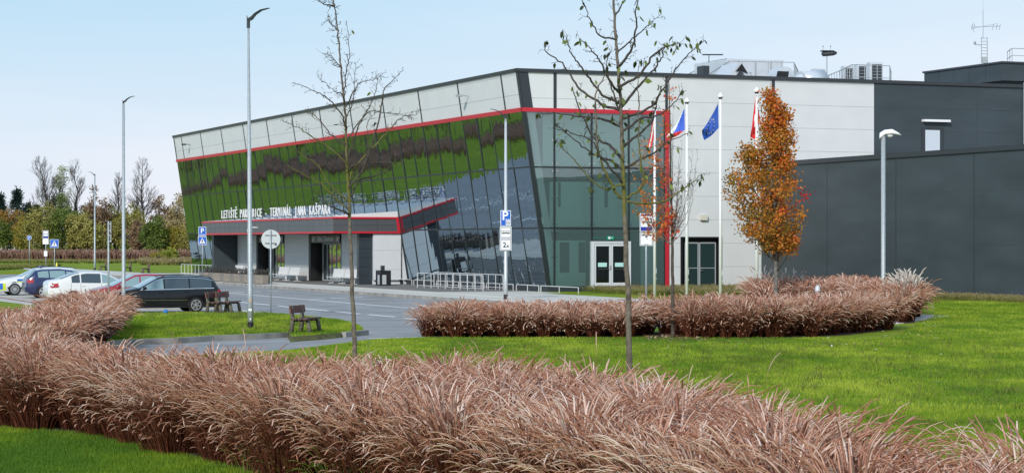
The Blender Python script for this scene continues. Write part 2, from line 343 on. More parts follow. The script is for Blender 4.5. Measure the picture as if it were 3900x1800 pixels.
# a strip of exposed mulch under the thin tree
mb = MB(); mb.prism([(G(x, y).x, G(x, y).y) for x, y in ((2455, 1292), (2480, 1275), (2560, 1262), (2680, 1275), (2720, 1290), (2600, 1298))], 0, .02)
struct(mb, 'mulch_patch', M['soil'], 'patch of dark mulch and fallen leaves around the thin tree')
# road markings
mb = MB()
def line(p, q, wd, z=ZR+.004):
    p = Vector(p); q = Vector(q); t = (q-p).normalized(); n = Vector((-t.y, t.x, 0))*wd/2
    mb.add([(a.x, a.y, z) for a in (p-n, q-n, q+n, p+n)], [(0, 1, 2, 3)])
a, b = G(819, 1111, ZR), G(1600, 1176, ZR); ln = (b-a).length; k = 0.0
a = a-(b-a).normalized()*32
ln = (b-a).length
while k < ln-.5: line(a+(b-a)*(k/ln), a+(b-a)*((k+.6)/ln), .34); k += 1.02
for x0, y0, x1, y1 in ((760, 1136, 868, 1146.5), (892.7, 1148, 1027, 1160.5), (1057.9, 1163.9, 1250.7, 1183.1), (1277, 1185.2, 1370, 1194.6), (1402.7, 1197, 1505, 1206), (1541, 1211, 1607, 1217)):
    line(G(x0, y0, ZR), G(x1, y1, ZR), .19)
for x, y, wx in ((1210, 1137, 57), (1286, 1134, 57), (1362, 1132, 40), (1041, 1108, 42), (981, 1110, 30), (908, 1112, 50), (1578, 1168, 60), (1600, 1160, 50)):
    c = G(x, y, ZR); line(c-D2*(wx/2/F*c.y), c+D2*(wx/2/F*c.y), .42)
for (u, v) in ((64, 14), (66, 16), (68, 19), (60, 20), (62, 22.5), (70, 22)): line(B(u, v), B(u+.1, v+2.6), .5)
line(B(40, 22), B(60, 23.2), .14); line(B(38, 24), B(58, 24.3), .14)
line(G(1401, 1291, ZR)+Vector((0, .4, 0)), G(1604, 1284, ZR)+Vector((0, .3, 0)), .16); line(G(1135, 1282, ZR), G(1240, 1276, ZR), .12)
struct(mb, 'road_markings', M['marking'], 'white dashed lane lines painted on the asphalt')
# ================================================================== terminal building
LEAN = .152
def vl(z, e=0): return LEAN*(z-.31)+e
Zg, Z1, Z2, Z3, Z4, Z5, Z6 = .31, 3.655, 7.156, 10.31, 10.54, 12.57, 12.77
bays = [0, 2.6]+[2.6+7.165*k for k in range(1, 12)]+[84.5]
term = thing('terminal_building', 'long airport terminal with outward leaning green glass facade, pale top band and red line', 'building', B(30, 0))
def LQ(mb, u0, u1, z0, z1, e=0, mi=0): return mb.quad(B(u0, vl(z0, e), z0), B(u1, vl(z0, e), z0), B(u1, vl(z1, e), z1), B(u0, vl(z1, e), z1), mi)
def LS(mb, u0, u1, z0, z1, e=0, t=.05, mi=0): return mb.slab(B(u0, vl(z0, e), z0), B(u1, vl(z0, e), z0), B(u1, vl(z1, e), z1), B(u0, vl(z1, e), z1), D2*t, mi)
mb = MB(); mb.bbox(0, 84.5, -.25, -.02, -.2, Zg); mb.bbox(-.0, .2, -7.5, -.25, -.2, Zg)
part(mb, 'plinth', M['dark_trim'], term)
for i in range(len(bays)-1):
    u0, u1 = bays[i], bays[i+1]
    mb = MB(); nsub = 1 if u1-u0 < 3.2 else 3
    for j in range(nsub):
        for (z0, z1) in ((Zg, Z1), (Z1, Z2), (Z2, Z3)):
            a = u0+(u1-u0)*j/nsub+.02; b = u0+(u1-u0)*(j+1)/nsub-.02
            if z0 == Zg and u0 > 24 and u1 < 60.5: continue
            e = random.uniform(-.02, .02); f = random.uniform(-.02, .02)   # panes never sit quite flush
            mb.quad(B(a, vl(z0, e), z0), B(b, vl(z0, f), z0), B(b, vl(z1, -e), z1), B(a, vl(z1, -f), z1))
    g = part(mb, 'window', M['glass_left'], term)
    mb = MB()
    for j in range(nsub):
        u = u0+(u1-u0)*j/nsub; LS(mb, u-.035, u+.035, Zg, Z3, .03, .22)
    part(mb, 'mullion', M['mullion'], g)
    mb = MB(); LS(mb, u0+.04, u1-.04, Z4, Z5, 0, .1, 0)
    zj = 11.3
    pnl = part(mb, 'cladding_panel', M['white_panel'], term)
    mb = MB(); LS(mb, u0+.04, u1-.04, zj-.012, zj+.012, .004, .02); LS(mb, u0+.04, u1-.04, Z5-.16, Z5-.14, .004, .02)
    part(mb, 'panel_joint', M['joint'], pnl)
mb = MB()
for z in (Z1, Z2): LS(mb, 0, 84.5, z-.045, z+.045, .035, .12)
part(mb, 'transom', M['mullion'], term)
for u in bays[1:-1]: mb = MB(); LS(mb, u-.09, u+.09, Z4, Z5, .02, .1); part(mb, 'dark_strip', M['dark_trim'], term)
mb = MB(); LS(mb, 84.2, 84.5, Z4, Z5, .02, .1); part(mb, 'dark_strip', M['dark_trim'], term)
mb = MB()
LS(mb, -.04, .25, Z4, Z5, .03, .1)
mb.slab(B(-.04, vl(Z4, .02), Z4), B(-.04, vl(Z4)-.62, Z4), B(-.04, vl(Z5)-.62, Z5), B(-.04, vl(Z5, .02), Z5), D1*.1)
part(mb, 'dark_strip', M['dark_trim'], term)
mb = MB(); LS(mb, -.05, 84.55, Z3, Z4, .07, .2); mb.slab(B(-.06, vl(Z3, .07), Z3), B(-.06, -7.74, Z3), B(-.06, -7.74, Z4), B(-.06, vl(Z4, .07), Z4), D1*.2)
mb.bbox(-.06, .12, -7.74, -7.5, .1, Z3)
part(mb, 'red_band', M['red_trim'], term)
mb = MB(); LS(mb, -.1, 84.6, Z5, Z6, .08, .35); mb.slab(B(-.12, vl(Z5, .08), Z5), B(-.12, -45, Z5), B(-.12, -45, Z6), B(-.12, vl(Z6, .08), Z6), D1*.35)
part(mb, 'roof_coping', mat('coping_metal', (.045, .05, .055), .35, metal=.3), term)
mb = MB(); mb.bbox(.3, 84.3, -45, 1.3, 12.2, 12.45); part(mb, 'roof', mat('roof_membrane', (.25, .25, .25), .8), term)
mb = MB(); mb.bbox(84.2, 84.4, -45, -12, 0, Z5); mb.bbox(84.2, 84.4, -12, -.1, 0, 4.0); mb.slab(B(84.4, -12, 9.9), B(84.4, vl(9.9)-.05, 9.9), B(84.4, vl(Z5)-.05, Z5), B(84.4, -12, Z5), -D1*.2)
for k in range(7): mb.bbox(84.2, 84.4, -11.9+k*1.85, -11.9+k*1.85+.75, 4.0, 9.9)
mb.bbox(25, 84.4, -45, -44.8, 0, Z5); mb.bbox(0, 25, -45, -44.8, 8, Z5); part(mb, 'rear_wall', M['dark_wall'], term)
# front facade
tg = [.44, 2.79, 5.16, 7.5]
def FQ(mb, t0, t1, z0, z1, e=0, mi=0): return mb.quad(B(e, -t0, z0), B(e, -t1, z0), B(e, -t1, z1), B(e, -t0, z1), mi)
for (z0, z1) in ((Zg, Z1), (Z1, Z2), (Z2, Z3)):
    mb = MB(); mb.quad(B(.05, vl(z0)-.05, z0), B(.05, -.40, z0), B(.05, -.40, z1), B(.05, vl(z1)-.05, z1)); part(mb, 'corner_window', M['glass_front'], term)
    for i in range(3):
        mb = MB()
        if z0 == Zg and i == 1: FQ(mb, tg[i]+.03, tg[i+1]-.03, 2.93, z1, .05)
        else: FQ(mb, tg[i]+.03, tg[i+1]-.03, z0, z1, .05)
        part(mb, 'window', M['glass_front'], term)
mb = MB()
for t in tg[:3]: mb.bbox(0, .14, -t-.045, -t+.045, Zg, Z3)
mb.bbox(0, .14, -7.5, -7.44, Zg, Z3)
for z in (Z1, Z2): mb.slab(B(.0, vl(z), z-.04), B(.0, -7.46, z-.04), B(.0, -7.46, z+.04), B(.0, vl(z), z+.04), D1*.12)
mb.slab(B(-.02, vl(Zg)+.05, Zg), B(-.02, vl(Zg)-.09, Zg), B(-.02, vl(Z3)-.09, Z3), B(-.02, vl(Z3)+.05, Z3), D1*.12)
part(mb, 'mullion', M['mullion'], term)
for t in tg[:3]:
    for z in (Z1-.22, Z1+.22, Z2-.22, Z2+.22, 2.0, 5.4, 8.7):
        for s in (-.14, .14): mb = MB(); mb.disc(B(.03, -t-s, z), -D1, .04, 8, .03); part(mb, 'glass_fixing', M['chrome'], term)
# upper band on the front
mb = MB()
mb.slab(B(0, vl(Z4)-.6, Z4), B(0, -.36, Z4), B(0, -.36, Z5), B(0, vl(Z5)-.6, Z5), D1*.1); part(mb, 'cladding_panel', M['white_panel'], term)
mb = MB(); mb.bbox(0, .1, -7.5, -.56, Z4, Z5); p1 = part(mb, 'cladding_panel', M['white_panel'], term)
for (a, b) in ((-.56, -.36), (-7.68, -7.5)): mb = MB(); mb.bbox(-.01, .1, a, b, Z4, Z5); part(mb, 'dark_strip', M['dark_trim'], term)
mb = MB(); mb.bbox(-.004, .02, -7.5, -.56, 11.09, 11.115); mb.bbox(-.004, .02, -.36, vl(11.1)-.62, 11.09, 11.115); part(mb, 'panel_joint', M['joint'], p1)
# white wall with the side door
D0, D1_ = 8.55, 11.24
wall = MB(); wall.bbox(0, .15, -D0, -7.74, .1, Z4-.23+.23); wall.bbox(0, .15, -14.6, -D1_, .1, Z5); wall.bbox(0, .15, -D1_, -D0, 3.12, Z5); wall.bbox(0, .15, -D0, -7.68, Z4, Z5)
wall.bbox(0, .15, -21.7, -14.8, 5.0, Z5)
pw = part(wall, 'wall', M['white_wall'], term)
mb = MB()
for k in range(9):
    z = 11.09-1.385*k
    if z > 3.13: mb.bbox(-.004, .02, -14.6, -7.76, z, z+.022)
    elif z > .2: mb.bbox(-.004, .02, -14.6, -11.26, z, z+.022); mb.bbox(-.004, .02, -8.53, -7.76, z, z+.022)
    if z > 5.1: mb.bbox(-.004, .02, -21.68, -14.82, z, z+.022)
mb.bbox(-.004, .02, -21.68, -7.76, Z5-.15, Z5-.13)
part(mb, 'panel_joint', M['joint'], pw)
mb = MB(); mb.bbox(-.03, .12, -14.8, -14.6, .1, Z5); part(mb, 'dark_strip', M['dark_trim'], term)
mb = MB(); mb.bbox(0, .15, -45, -21.7, 5.0, Z5); pd = part(mb, 'dark_wall', M['dark_wall'], term)
mb = MB()
for z in (11.09, 9.70, 8.32): mb.bbox(-.004, .02, -45, -21.72, z, z+.02)
mb.bbox(-.004, .02, -29.2, -29.17, 5.2, Z5)
part(mb, 'panel_joint', M['dark_trim'], pd)
mb = MB(); mb.tube([B(-.12, -32.6, 7), B(-.12, -32.6, 12.9)], .05, 8); part(mb, 'downpipe', M['galv'], term)
mb = MB(); mb.bbox(-.04, .05, -26.7, -25.1, 8.2, 9.95); pwn = part(mb, 'window_frame', M['dark_trim'], term)
mb = MB(); mb.bbox(-.055, -.045, -26.4, -25.35, 8.2, 9.78); part(mb, 'pane', mat('milky_pane', (.55, .60, .66), .3), pwn)
mb = MB(); mb.bbox(-.35, -.02, -27.0, -25.1, 10.28, 10.42); part(mb, 'light_fixture', M['white_metal'], term)
mb = MB(); mb.bbox(-.2, -.02, -10.2, -9.75, 4.15, 4.45); part(mb, 'wall_lamp', mat('cream_lamp', (.6, .57, .48), .5), term)
# side door
mb = MB(); mb.bbox(.45, .55, -D1_, -D0, .12, 3.12); mb.bbox(.02, .5, -D0-.04, -D0, .1, 3.12); mb.bbox(.02, .5, -D1_, -D1_+.04, .1, 3.12); mb.bbox(.02, .5, -D1_, -D0, 3.08, 3.12)
mb.bbox(-.02, 0.0, -D0-.07, -D0+.05, .1, 3.17); mb.bbox(-.02, 0.0, -D1_-.02, -D1_+.07, .1, 3.17); mb.bbox(-.02, 0.0, -D1_, -D0, 3.08, 3.17)
part(mb, 'door_recess', M['black'], term)
for (a, b) in ((8.95, 9.85), (9.9, 11.0)):
    mb = MB(); mb.bbox(.3, .36, -a-.06, -a, .15, 2.85); mb.bbox(.3, .36, -b, -b+.06, .15, 2.85); mb.bbox(.3, .36, -b+.06, -a-.06, 2.77, 2.85); mb.bbox(.3, .36, -b+.06, -a-.06, .15, .25); mb.bbox(.3, .36, -b+.06, -a-.06, 1.3, 1.34)
    dr = part(mb, 'door', mat('grey_door_frame', (.42, .45, .47), .4, metal=.2), term)
    mb = MB(); mb.bbox(.32, .33, -b+.06, -a-.06, .25, 2.77); part(mb, 'pane', mat('dark_door_pane', (.015, .035, .035), .05, spec=.8), dr)
    mb = MB(); mb.bbox(.2, .28, -a-.24, -a-.08, 1.15, 1.2); part(mb, 'handle', M['chrome'], dr)
# white glazed double door
mb = MB(); A_, B_ = 2.72, 5.24
mb.bbox(-.1, .12, -A_-.18, -A_, Zg-.1, 2.9); mb.bbox(-.1, .12, -B_, -B_+.12, Zg-.1, 2.9); mb.bbox(-.1, .12, -B_+.12, -A_-.18, 2.78, 2.9)
dfm = mat('door_frame_paint', (.60, .63, .65), .4); dfr = part(mb, 'door_frame', dfm, term)
for (a, b) in ((2.92, 3.98), (4.0, 5.1)):
    mb = MB(); f = .10; mb.bbox(-.06, .06, -a-f, -a, Zg, 2.77); mb.bbox(-.06, .06, -b, -b+f, Zg, 2.77); mb.bbox(-.06, .06, -b+f, -a-f, 2.62, 2.77); mb.bbox(-.06, .06, -b+f, -a-f, Zg, .5)
    dr = part(mb, 'door', dfm, term)
    mb = MB(); mb.bbox(0, .012, -b+f, -a-f, .5, 2.62); part(mb, 'pane', M['glass_dark'], dr)
    mb = MB(); mb.bbox(-.1, -.06, -b+.02, -b+.06, 1.25, 1.5); mb.bbox(-.11, -.08, -b+.02+.1, -a-.1-.1, 1.28, 1.31); part(mb, 'handle', M['chrome'], dr)
    mb = MB(); mb.bbox(-.012, -.004, -b+.25, -a-.25, 1.42, 1.66); part(mb, 'notice', mat('pale_notice', (.45, .72, .68), .6), dr)
mb = MB(); mb.bbox(-.02, .04, -4.2, -3.75, 2.98, 3.22); mb.bbox(0, .03, -5.1, -4.2, 3.08, 3.10); mb.bbox(0, .03, -3.75, -2.82, 3.08, 3.10); ex = part(mb, 'exit_sign', mat('exit_green', (.01, .22, .12), .4), term)
mb = MB(); mb.bbox(-.028, -.022, -3.95, -3.82, 3.03, 3.17); mb.bbox(-.028, -.022, -4.1, -4.0, 3.08, 3.12); part(mb, 'pictogram', M['sign_white'], ex)
# interior seen through the glass
mb = MB(); mb.bbox(.2, 84, -12, -.3, .05, .28); mb.bbox(3.4, 84, -12, -1.6, 3.5, 3.7); mb.bbox(3.4, 84, -12, -1.6, 7.0, 7.2); part(mb, 'floor_slab', M['interior_floor'], term)
mb = MB(); mb.bbox(.2, 84, -12.2, -12, .28, 12.2); mb.bbox(.2, 84, -12, .9, 10.6, 10.75); part(mb, 'inner_wall', mat('inner_wall', (.22, .26, .26), .7), term)
mb = MB(); mb.bbox(.7, .8, -7.4, -.45, 3.75, 6.35); mb.bbox(.7, .8, -2.7, -.45, .3, 2.95); mb.bbox(1.2, 1.3, -7.4, -6.5, .3, 3.5); mb.bbox(1.6, 1.7, -7.6, -.4, 7.3, 10.3); part(mb, 'inner_partition', M['interior_green'], term)
mb = MB(); mb.bbox(.66, .70, -1.65, -1.05, 1.1, 2.85); mb.bbox(.66, .70, -2.65, -2.25, 1.1, 2.85); mb.bbox(2.6, 2.7, -7.4, -2.7, .3, 3.4); mb.bbox(.9, 3.0, -7.6, -.4, 6.5, 7.1); mb.bbox(.66, .70, -1.1, -.95, 4.9, 6.3); mb.bbox(.66, .70, -4.1, -3.9, 4.9, 6.3)
part(mb, 'dark_opening', M['interior_dark'], term)
for i, u in enumerate([.9]+[2.6+7.165*k for k in range(0, 12)]):
    mb = MB(); mb.slab(B(u-.14, vl(Zg, -.7), .3), B(u+.14, vl(Zg, -.7), .3), B(u+.14, vl(Z3, -.7), Z3), B(u-.14, vl(Z3, -.7), Z3), D2*.3)
    if i % 2 == 0 and u < 70: mb.tube([B(u+.3, vl(3.7, -.9), 3.7), B(u+6.5, vl(10, -.9), 10.2)], .07, 6)
    part(mb, 'leaning_column', M['white_metal'], term)
for u in (31, 38, 47.3): mb = MB(); mb.bbox(u, u+1.2, -5, -4.8, 7.3, 9.8); part(mb, 'daylight_panel', mat('painted_daylight', (.55, .85, .75), .6), term)  # solid pale panels: daylight of far openings painted as their colour
# floodlights on the top band
for u in (9.7-1.5, 78.5):
    mb = MB(); z = 11.7; mb.tube([B(u, vl(z), z), B(u, vl(z)+.5, z+.02)], .03, 6); mb.box(B(u, vl(z)+.6, z), (.35, .3, .12), R(22)); part(mb, 'floodlight', M['sign_black'] if u > 20 else M['galv'], term)
# ---- entrance portico (u 24.1 .. 60)
U0, U1, VC, VW = 24.3, 60.0, 5.26, 2.4
mb = MB(); zt = 4.5
mb.slab(B(U0, VW, .31), B(U0, vl(.31), .31), B(U0, vl(3.43), 3.43), B(U0, VW, 3.43), D1*.2)
mb.slab(B(U0+.2, VW, 0.02), B(U0+.2, vl(.31), .02), B(U0+.2, vl(.31), .31), B(U0+.2, VW, .31), D1*.1)
pe = part(mb, 'portico_end_wall', mat('bright_end_wall', (.63, .66, .69), .5, var=.02), term)
mb = MB(); mb.bbox(U0-.004, U0+.01, .02+.2, VW-.02, 1.0, 1.02); mb.bbox(U0-.004, U0+.01, .02+.4, VW-.02, 2.3, 2.32); part(mb, 'panel_joint', M['joint'], pe)
mb = MB()
mb.slab(B(U0-.1, VC, 3.58), B(U0-.1, vl(3.58), 3.58), B(U0-.1, vl(4.42), 4.42), B(U0-.1, VC, 4.42), D1*.3)
mb.bbox(U0+.2, U1, VC-.3, VC, 3.58, 4.42); part(mb, 'canopy_fascia', M['fascia'], term)
mb = MB()
for k in range(0, 24): u = U0+1.5*k+1.4; (mb.bbox(u, u+.02, VC, VC+.004, 3.58, 4.42) if u < U1 else None)
mb.bbox(U0-.1, U1, VC, VC+.005, 3.99, 4.01)
mb.slab(B(U0-.106, VC, 3.985), B(U0-.106, vl(4), 3.985), B(U0-.106, vl(4), 4.01), B(U0-.106, VC, 4.01), D1*.006)
for k in (1.6, 3.1): mb.bbox(U0-.106, U0-.1, VC-k-.01, VC-k+.01, 3.58, 4.42)
part(mb, 'fascia_joint', M['dark_trim'], term)
mb = MB()
for (z0, z1) in ((3.45, 3.58), (4.42, 4.55)):
    mb.slab(B(U0-.16, VC+.05, z0), B(U0-.16, vl(z0), z0), B(U0-.16, vl(z1), z1), B(U0-.16, VC+.05, z1), D1*.2)
    mb.bbox(U0+.04, U1, VC-.05, VC+.05, z0, z1)
mb.slab(B(U0-.165, vl(3.58)+.22, 3.58), B(U0-.165, vl(3.58), 3.58), B(U0-.165, vl(4.42), 4.42), B(U0-.165, vl(4.42)+.22, 4.42), D1*.1)
part(mb, 'canopy_red_trim', M['red_trim'], term)
mb = MB(); mb.slab(B(U0, VC-.1, 4.56), B(U0, vl(4.8), 4.9), B(U1, vl(4.8), 4.9), B(U1, VC-.1, 4.56), Vector((0, 0, -.05)))
mb.slab(B(U0-.02, VC-.1, 4.5), B(U0-.02, vl(4.8), 4.5), B(U0-.02, vl(4.8), 4.95), B(U0-.02, VC-.1, 4.62), D1*.06)
part(mb, 'canopy_roof', mat('canopy_roof_sheet', (.70, .71, .72), .4), term)
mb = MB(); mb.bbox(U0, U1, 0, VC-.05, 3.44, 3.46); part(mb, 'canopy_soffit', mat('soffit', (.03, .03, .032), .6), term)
E = U0
for (a, b) in ((3.2, 7.1), (14.9, 21.4), (29.3, 35.2)):
    mb = MB(); mb.bbox(E+a, E+b, VW-.2, VW, .05, 3.44); p = part(mb, 'portico_wall', M['white_wall'], term)
    mb = MB()
    for z in (1.0, 2.1): mb.bbox(E+a, E+b, VW, VW+.004, z, z+.018)
    part(mb, 'panel_joint', M['joint'], p)
mb = MB(); mb.bbox(E+.25, E+3.2, VW-.3, VW-.02, .02, 3.44); mb.bbox(E+.25, E+.7, VW-.02, VW+.95, .02, 3.44); mb.bbox(E+1.9, E+3.2, VW-.02, VW+.02, .02, 3.44)
tp = part(mb, 'tiled_pillar', mat('dark_tile', (.035, .045, .055), .25), term)
mb = MB()
for k in range(1, 6): mb.bbox(E+.24, E+.25, VW-.02, VW+.95, k*.6, k*.6+.02); mb.bbox(E+.7, E+3.2, VW+.02, VW+.026, k*.6, k*.6+.02)
part(mb, 'tile_joint', M['black'], tp)
for (a, b, txt) in ((7.1, 14.9, 'Odlet / Departure'), (21.4, 29.3, 'Přílet / Arrival')):
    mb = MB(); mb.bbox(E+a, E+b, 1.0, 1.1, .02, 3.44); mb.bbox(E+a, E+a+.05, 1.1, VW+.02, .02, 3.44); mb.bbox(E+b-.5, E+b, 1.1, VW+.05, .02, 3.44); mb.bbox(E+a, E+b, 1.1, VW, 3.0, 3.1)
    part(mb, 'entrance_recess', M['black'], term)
    mb = MB(); mb.bbox(E+a+.2, E+b-.7, VW-.05, VW+.06, 2.82, 3.38); sg = part(mb, 'entrance_sign', mat('dark_sign_board', (.02, .02, .022), .3), term)
    mb = MB(); text_mb(txt, .5, .004, mb, B(E+(a+b)/2-.25, VW+.07, 2.95), -D1, Vector((0, 0, 1)), -D2, xs=1.05, bold=.004)
    for s in (-3.0, 2.8):      # small aeroplane symbols
        c = B(E+(a+b)/2-.25+s, VW+.065, 3.09); z = Vector((0, 0, 1)); x = -D1
        for (p, q, w_) in ((c-x*.3-z*.12, c+x*.3+z*.14, .07), (c+x*.02, c-x*.32+z*.2, .05), (c+x*.02, c+x*.12-z*.24, .05), (c-x*.22-z*.08, c-x*.32+z*.04, .03)):
            t = (q-p).normalized(); n_ = t.cross(D2).normalized()*w_; mb.slab(p-n_, q-n_*.4, q+n_*.4, p+n_, -D2*.006)
    part(mb, 'lettering', M['sign_white'], sg)
    mb = MB(); c0 = E+a+2.2; c1 = E+b-1.2
    for k in range(5): u = c0+(c1-c0)*k/4; mb.bbox(u-.04, u+.04, VW-.72, VW-.64, .05, 2.8)
    mb.bbox(c0, c1, VW-.72, VW-.64, 2.7, 2.8); mb.bbox(c0, c1, VW-.72, VW-.64, .05, .15)
    dr = part(mb, 'sliding_door', M['galv'], term)
    mb = MB(); mb.quad(B(c0, VW-.68, .15), B(c1, VW-.68, .15), B(c1, VW-.68, 2.7), B(c0, VW-.68, 2.7)); part(mb, 'pane', glassmat('entrance_glass', (.45, .52, .5), 1.8, .10, wob=.004), dr)
mb = MB(); mb.bbox(E+35.2, U1, .3, VW+.0, .02, 3.44); mb.bbox(U1-.3, U1+.3, VW-.4, VC-.9, .02, 3.44); part(mb, 'dark_side_wall', M['dark_wall'], term)
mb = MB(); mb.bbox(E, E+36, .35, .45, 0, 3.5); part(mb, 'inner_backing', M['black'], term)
# dome camera on the canopy
u = U0+18.85; mb = MB(); mb.tube([B(u, VC, 3.95), B(u, VC+.55, 3.98), B(u, VC+.62, 3.85)], .045, 8); cb = part(mb, 'camera_arm', M['white_metal'], term)
mb = MB(); mb.lathe(B(u, VC+.62, 3.55), [(.0, 0), (.12, .04), (.17, .12), (.17, .24), (.10, .32)], 14); part(mb, 'camera_dome', M['white_metal'], cb, smooth=True)
# ---- roof letters: a sign standing on the canopy
sign = thing('terminal_name_sign', 'white raised letters of the terminal name standing on the entrance canopy', 'sign', B(U0+16, VC-.35, 4.56))
txt = 'LETIŠTĚ PARDUBICE - TERMINÁL JANA KAŠPARA'; s0, s1 = 30.9, 1.7
pitch = (s0-s1)/len(txt); zb = 4.77; sc = .67
for i, ch in enumerate(txt):
    if ch == ' ': continue
    mb = MB(); u = U0+s0-pitch*(i+.5)
    V_ = text_mb(ch, .92, .022, mb, B(u, VC-.35, zb), -D1, Vector((0, 0, 1)), -D2, xs=1.0, bold=.004)
    wdt = max((Vector(v)-B(u, VC-.35, zb)).dot(-D1) for v in V_) - min((Vector(v)-B(u, VC-.35, zb)).dot(-D1) for v in V_)
    k = min(1.25, (pitch*.80)/wdt) if ch not in 'I-' else 1
    mid = B(u, VC-.35, zb); mb.v = [tuple(mid + (Vector(v)-mid) + (-D1)*((Vector(v)-mid).dot(-D1)*(k-1))) for v in mb.v]
    part(mb, 'letter', M['white_metal'], sign)
mb = MB()
for k in range(16):
    u = U0+1.2+k*2.0; mb.tube([B(u, VC-.5, 4.56), B(u, VC-.5, 5.35)], .03, 6); mb.tube([B(u, VC-.5, 5.2), B(u, VC-1.7, 4.62)], .025, 6)
for z in (4.9, 5.3): mb.tube([B(U0+1.2, VC-.47, z), B(U0+31.2, VC-.47, z)], .02, 6)
part(mb, 'support_frame', M['galv_dark'], sign)
# ================================================================== annex
ann = thing('annex_building', 'low charcoal clad annex wall running towards the lawn right of the maple', 'building', B(-15, -13.9))
ZA = 7.6
mb = MB(); mb.bbox(-60, 0, -14.1, -13.9, .12, ZA-.25); wl = part(mb, 'wall', M['dark_wall'], ann)
mb = MB(); mb.bbox(-60, 0, -14.1, -13.93, -.2, .12); part(mb, 'plinth', M['black'], ann)
mb = MB(); mb.bbox(-60, 0.0, -14.4, -13.8, ZA-.25, ZA); part(mb, 'coping', M['dark_trim'], ann)
mb = MB(); mb.bbox(-60, -.1, -45, -14.4, ZA-.5, ZA-.4); part(mb, 'roof', mat('roof_membrane', (.25, .25, .25), .8), ann)
mb = MB(); mb.bbox(-60, -.1, -45.2, -45, 0, ZA); mb.bbox(-60.2, -60, -45.2, -13.9, 0, ZA-.25); part(mb, 'rear_wall', M['dark_wall'], ann)
mb = MB()
for t in (7.7, 14.9, 22.2, 29.4, 36.6): mb.bbox(-t-.05, -t+.05, -13.9, -13.895, .12, ZA-.25)
for k in (2, 4): mb.bbox(-60, 0, -13.9, -13.896, k*1.35, k*1.35+.012)
part(mb, 'panel_joint', M['dark_trim'], wl)
mb = MB(); mb.bbox(-9.5, -9.4, -24, -22, ZA-.4, ZA+.35); part(mb, 'roof_rail', M['dark_trim'], ann)
# penthouse
Q = AT(3817, 233.7, 145); zt = Q.z
pent = thing('rooftop_plant_room', 'charcoal box with overhanging eaves standing on the terminal roof at far right', 'building', (Q.x, Q.y, 12.45))
def QF(s, t, z): p = Vector((Q.x, Q.y, 0))+D1*s+D2*t; return Vector((p.x, p.y, z))
def qbox(mb, s0, s1, t0, t1, z0, z1):
    P = [QF(s, t, z) for z in (z0, z1) for t in (t0, t1) for s in (s0, s1)]
    mb.add(P, [(0, 1, 3, 2), (4, 6, 7, 5), (0, 4, 5, 1), (2, 3, 7, 6), (0, 2, 6, 4), (1, 5, 7, 3)])
mb = MB(); qbox(mb, 0, 9.4, 0, 12, 13.6, zt-.12); part(mb, 'upper_wall', M['dark_wall'], pent)
mb = MB(); qbox(mb, 0.6, 9.4, 0.5, 12, 12.45, 13.6); part(mb, 'lower_wall', M['dark_wall'], pent)
mb = MB(); qbox(mb, -.1, 9.5, -.1, 12, zt-.12, zt); part(mb, 'coping', mat('coping_metal', (.045, .05, .055), .35), pent)
mb = MB(); [qbox(mb, s, s+.02, -.006, 0, 13.6, zt-.12) for s in (1.9, 3.8, 5.7, 7.6)]; qbox(mb, -.006, 0, 3.2, 3.22, 13.6, zt-.12); part(mb, 'panel_joint', M['black'], pent)
# ================================================================== rooftop equipment
def railing(pts, h, name, label, m=M['galv'], post=1.2, r=.025, mid=True, group=None, cat='railing'):
    t = thing(name, label, cat, Vector(pts[0]), group=group); mb = MB()
    for i in range(len(pts)-1):
        a, b = Vector(pts[i]), Vector(pts[i+1]); n = max(1, round((b-a).length/post)); z = Vector((0, 0, h))
        mb.tube([a+z, b+z], r, 6)
        if mid: mb.tube([a+z*.5, b+z*.5], r*.8, 6)
        for k in range(n+(i == len(pts)-2)): p = a.lerp(b, k/n); mp_ = MB(); mp_.tube([p, p+z], r, 6); part(mp_, 'post', m, t)
    part(mb, 'rail', m, t); return t
zr = 12.45
def RT(x, d, z=zr): return Vector(((x-CX)/F*d, d, z))
ahu = thing('air_handling_unit', 'big pale ventilation unit behind the roof railings', 'ventilation unit', RT(2810, 152))
mb = MB(); c = RT(2812, 152, 13.95); mb.box(c, (4.4, 5, 2.9), R(22), bev=.04); part(mb, 'casing', M['duct'], ahu)
mb = MB(); [mb.box(c+D2*s-D1*2.52, (.03, .03, 2.7), R(22)) for s in (-1.3, 0, 1.2)]; part(mb, 'panel_seam', M['galv'], ahu)
mb = MB(); mb.box(RT(2678, 150, 13.7), (.45, 1, 2.5), R(22)); part(mb, 'intake_box', M['dark_trim'], ahu)
mb = MB(); q = RT(2700, 148, 15.55); mb.tube([q-Vector((.45, 0, -.02)), q+Vector((.95, 0, .02))], .05, 6); mb.tube([q, q-Vector((0, 0, .5))], .03, 6); part(mb, 'roof_bar', M['dark_trim'], ahu)
railing([RT(2691, 150, zr), RT(2778, 138, zr), RT(3024, 139, zr), RT(3040, 146, zr)], 1.85, 'roof_railing', 'steel railing round the big ventilation unit on the roof', post=.9)
railing([RT(2600, 140, zr), RT(2646, 135, zr)], 1.0, 'roof_railing', 'short low railing left of the ventilation unit on the roof', post=.7)
railing([RT(3110, 150, zr), RT(3208, 141, zr), RT(3246, 137, zr), RT(3388, 138, zr), RT(3394, 143, zr)], 1.55, 'roof_railing', 'steel railing in front of the three condensers on the roof', post=.9)
def vprism(mb, prof, c, ax, ay, depth):
    """profile in (ax, z), extruded along ay"""
    n = len(prof); V_ = [c+ax*p[0]+Vector((0, 0, p[1]))+ay*s for s in (0, depth) for p in prof]
    mb.add(V_, [tuple(range(n)), tuple(range(2*n-1, n-1, -1))]+[(i, i+n, (i+1) % n+n, (i+1) % n) for i in range(n)])
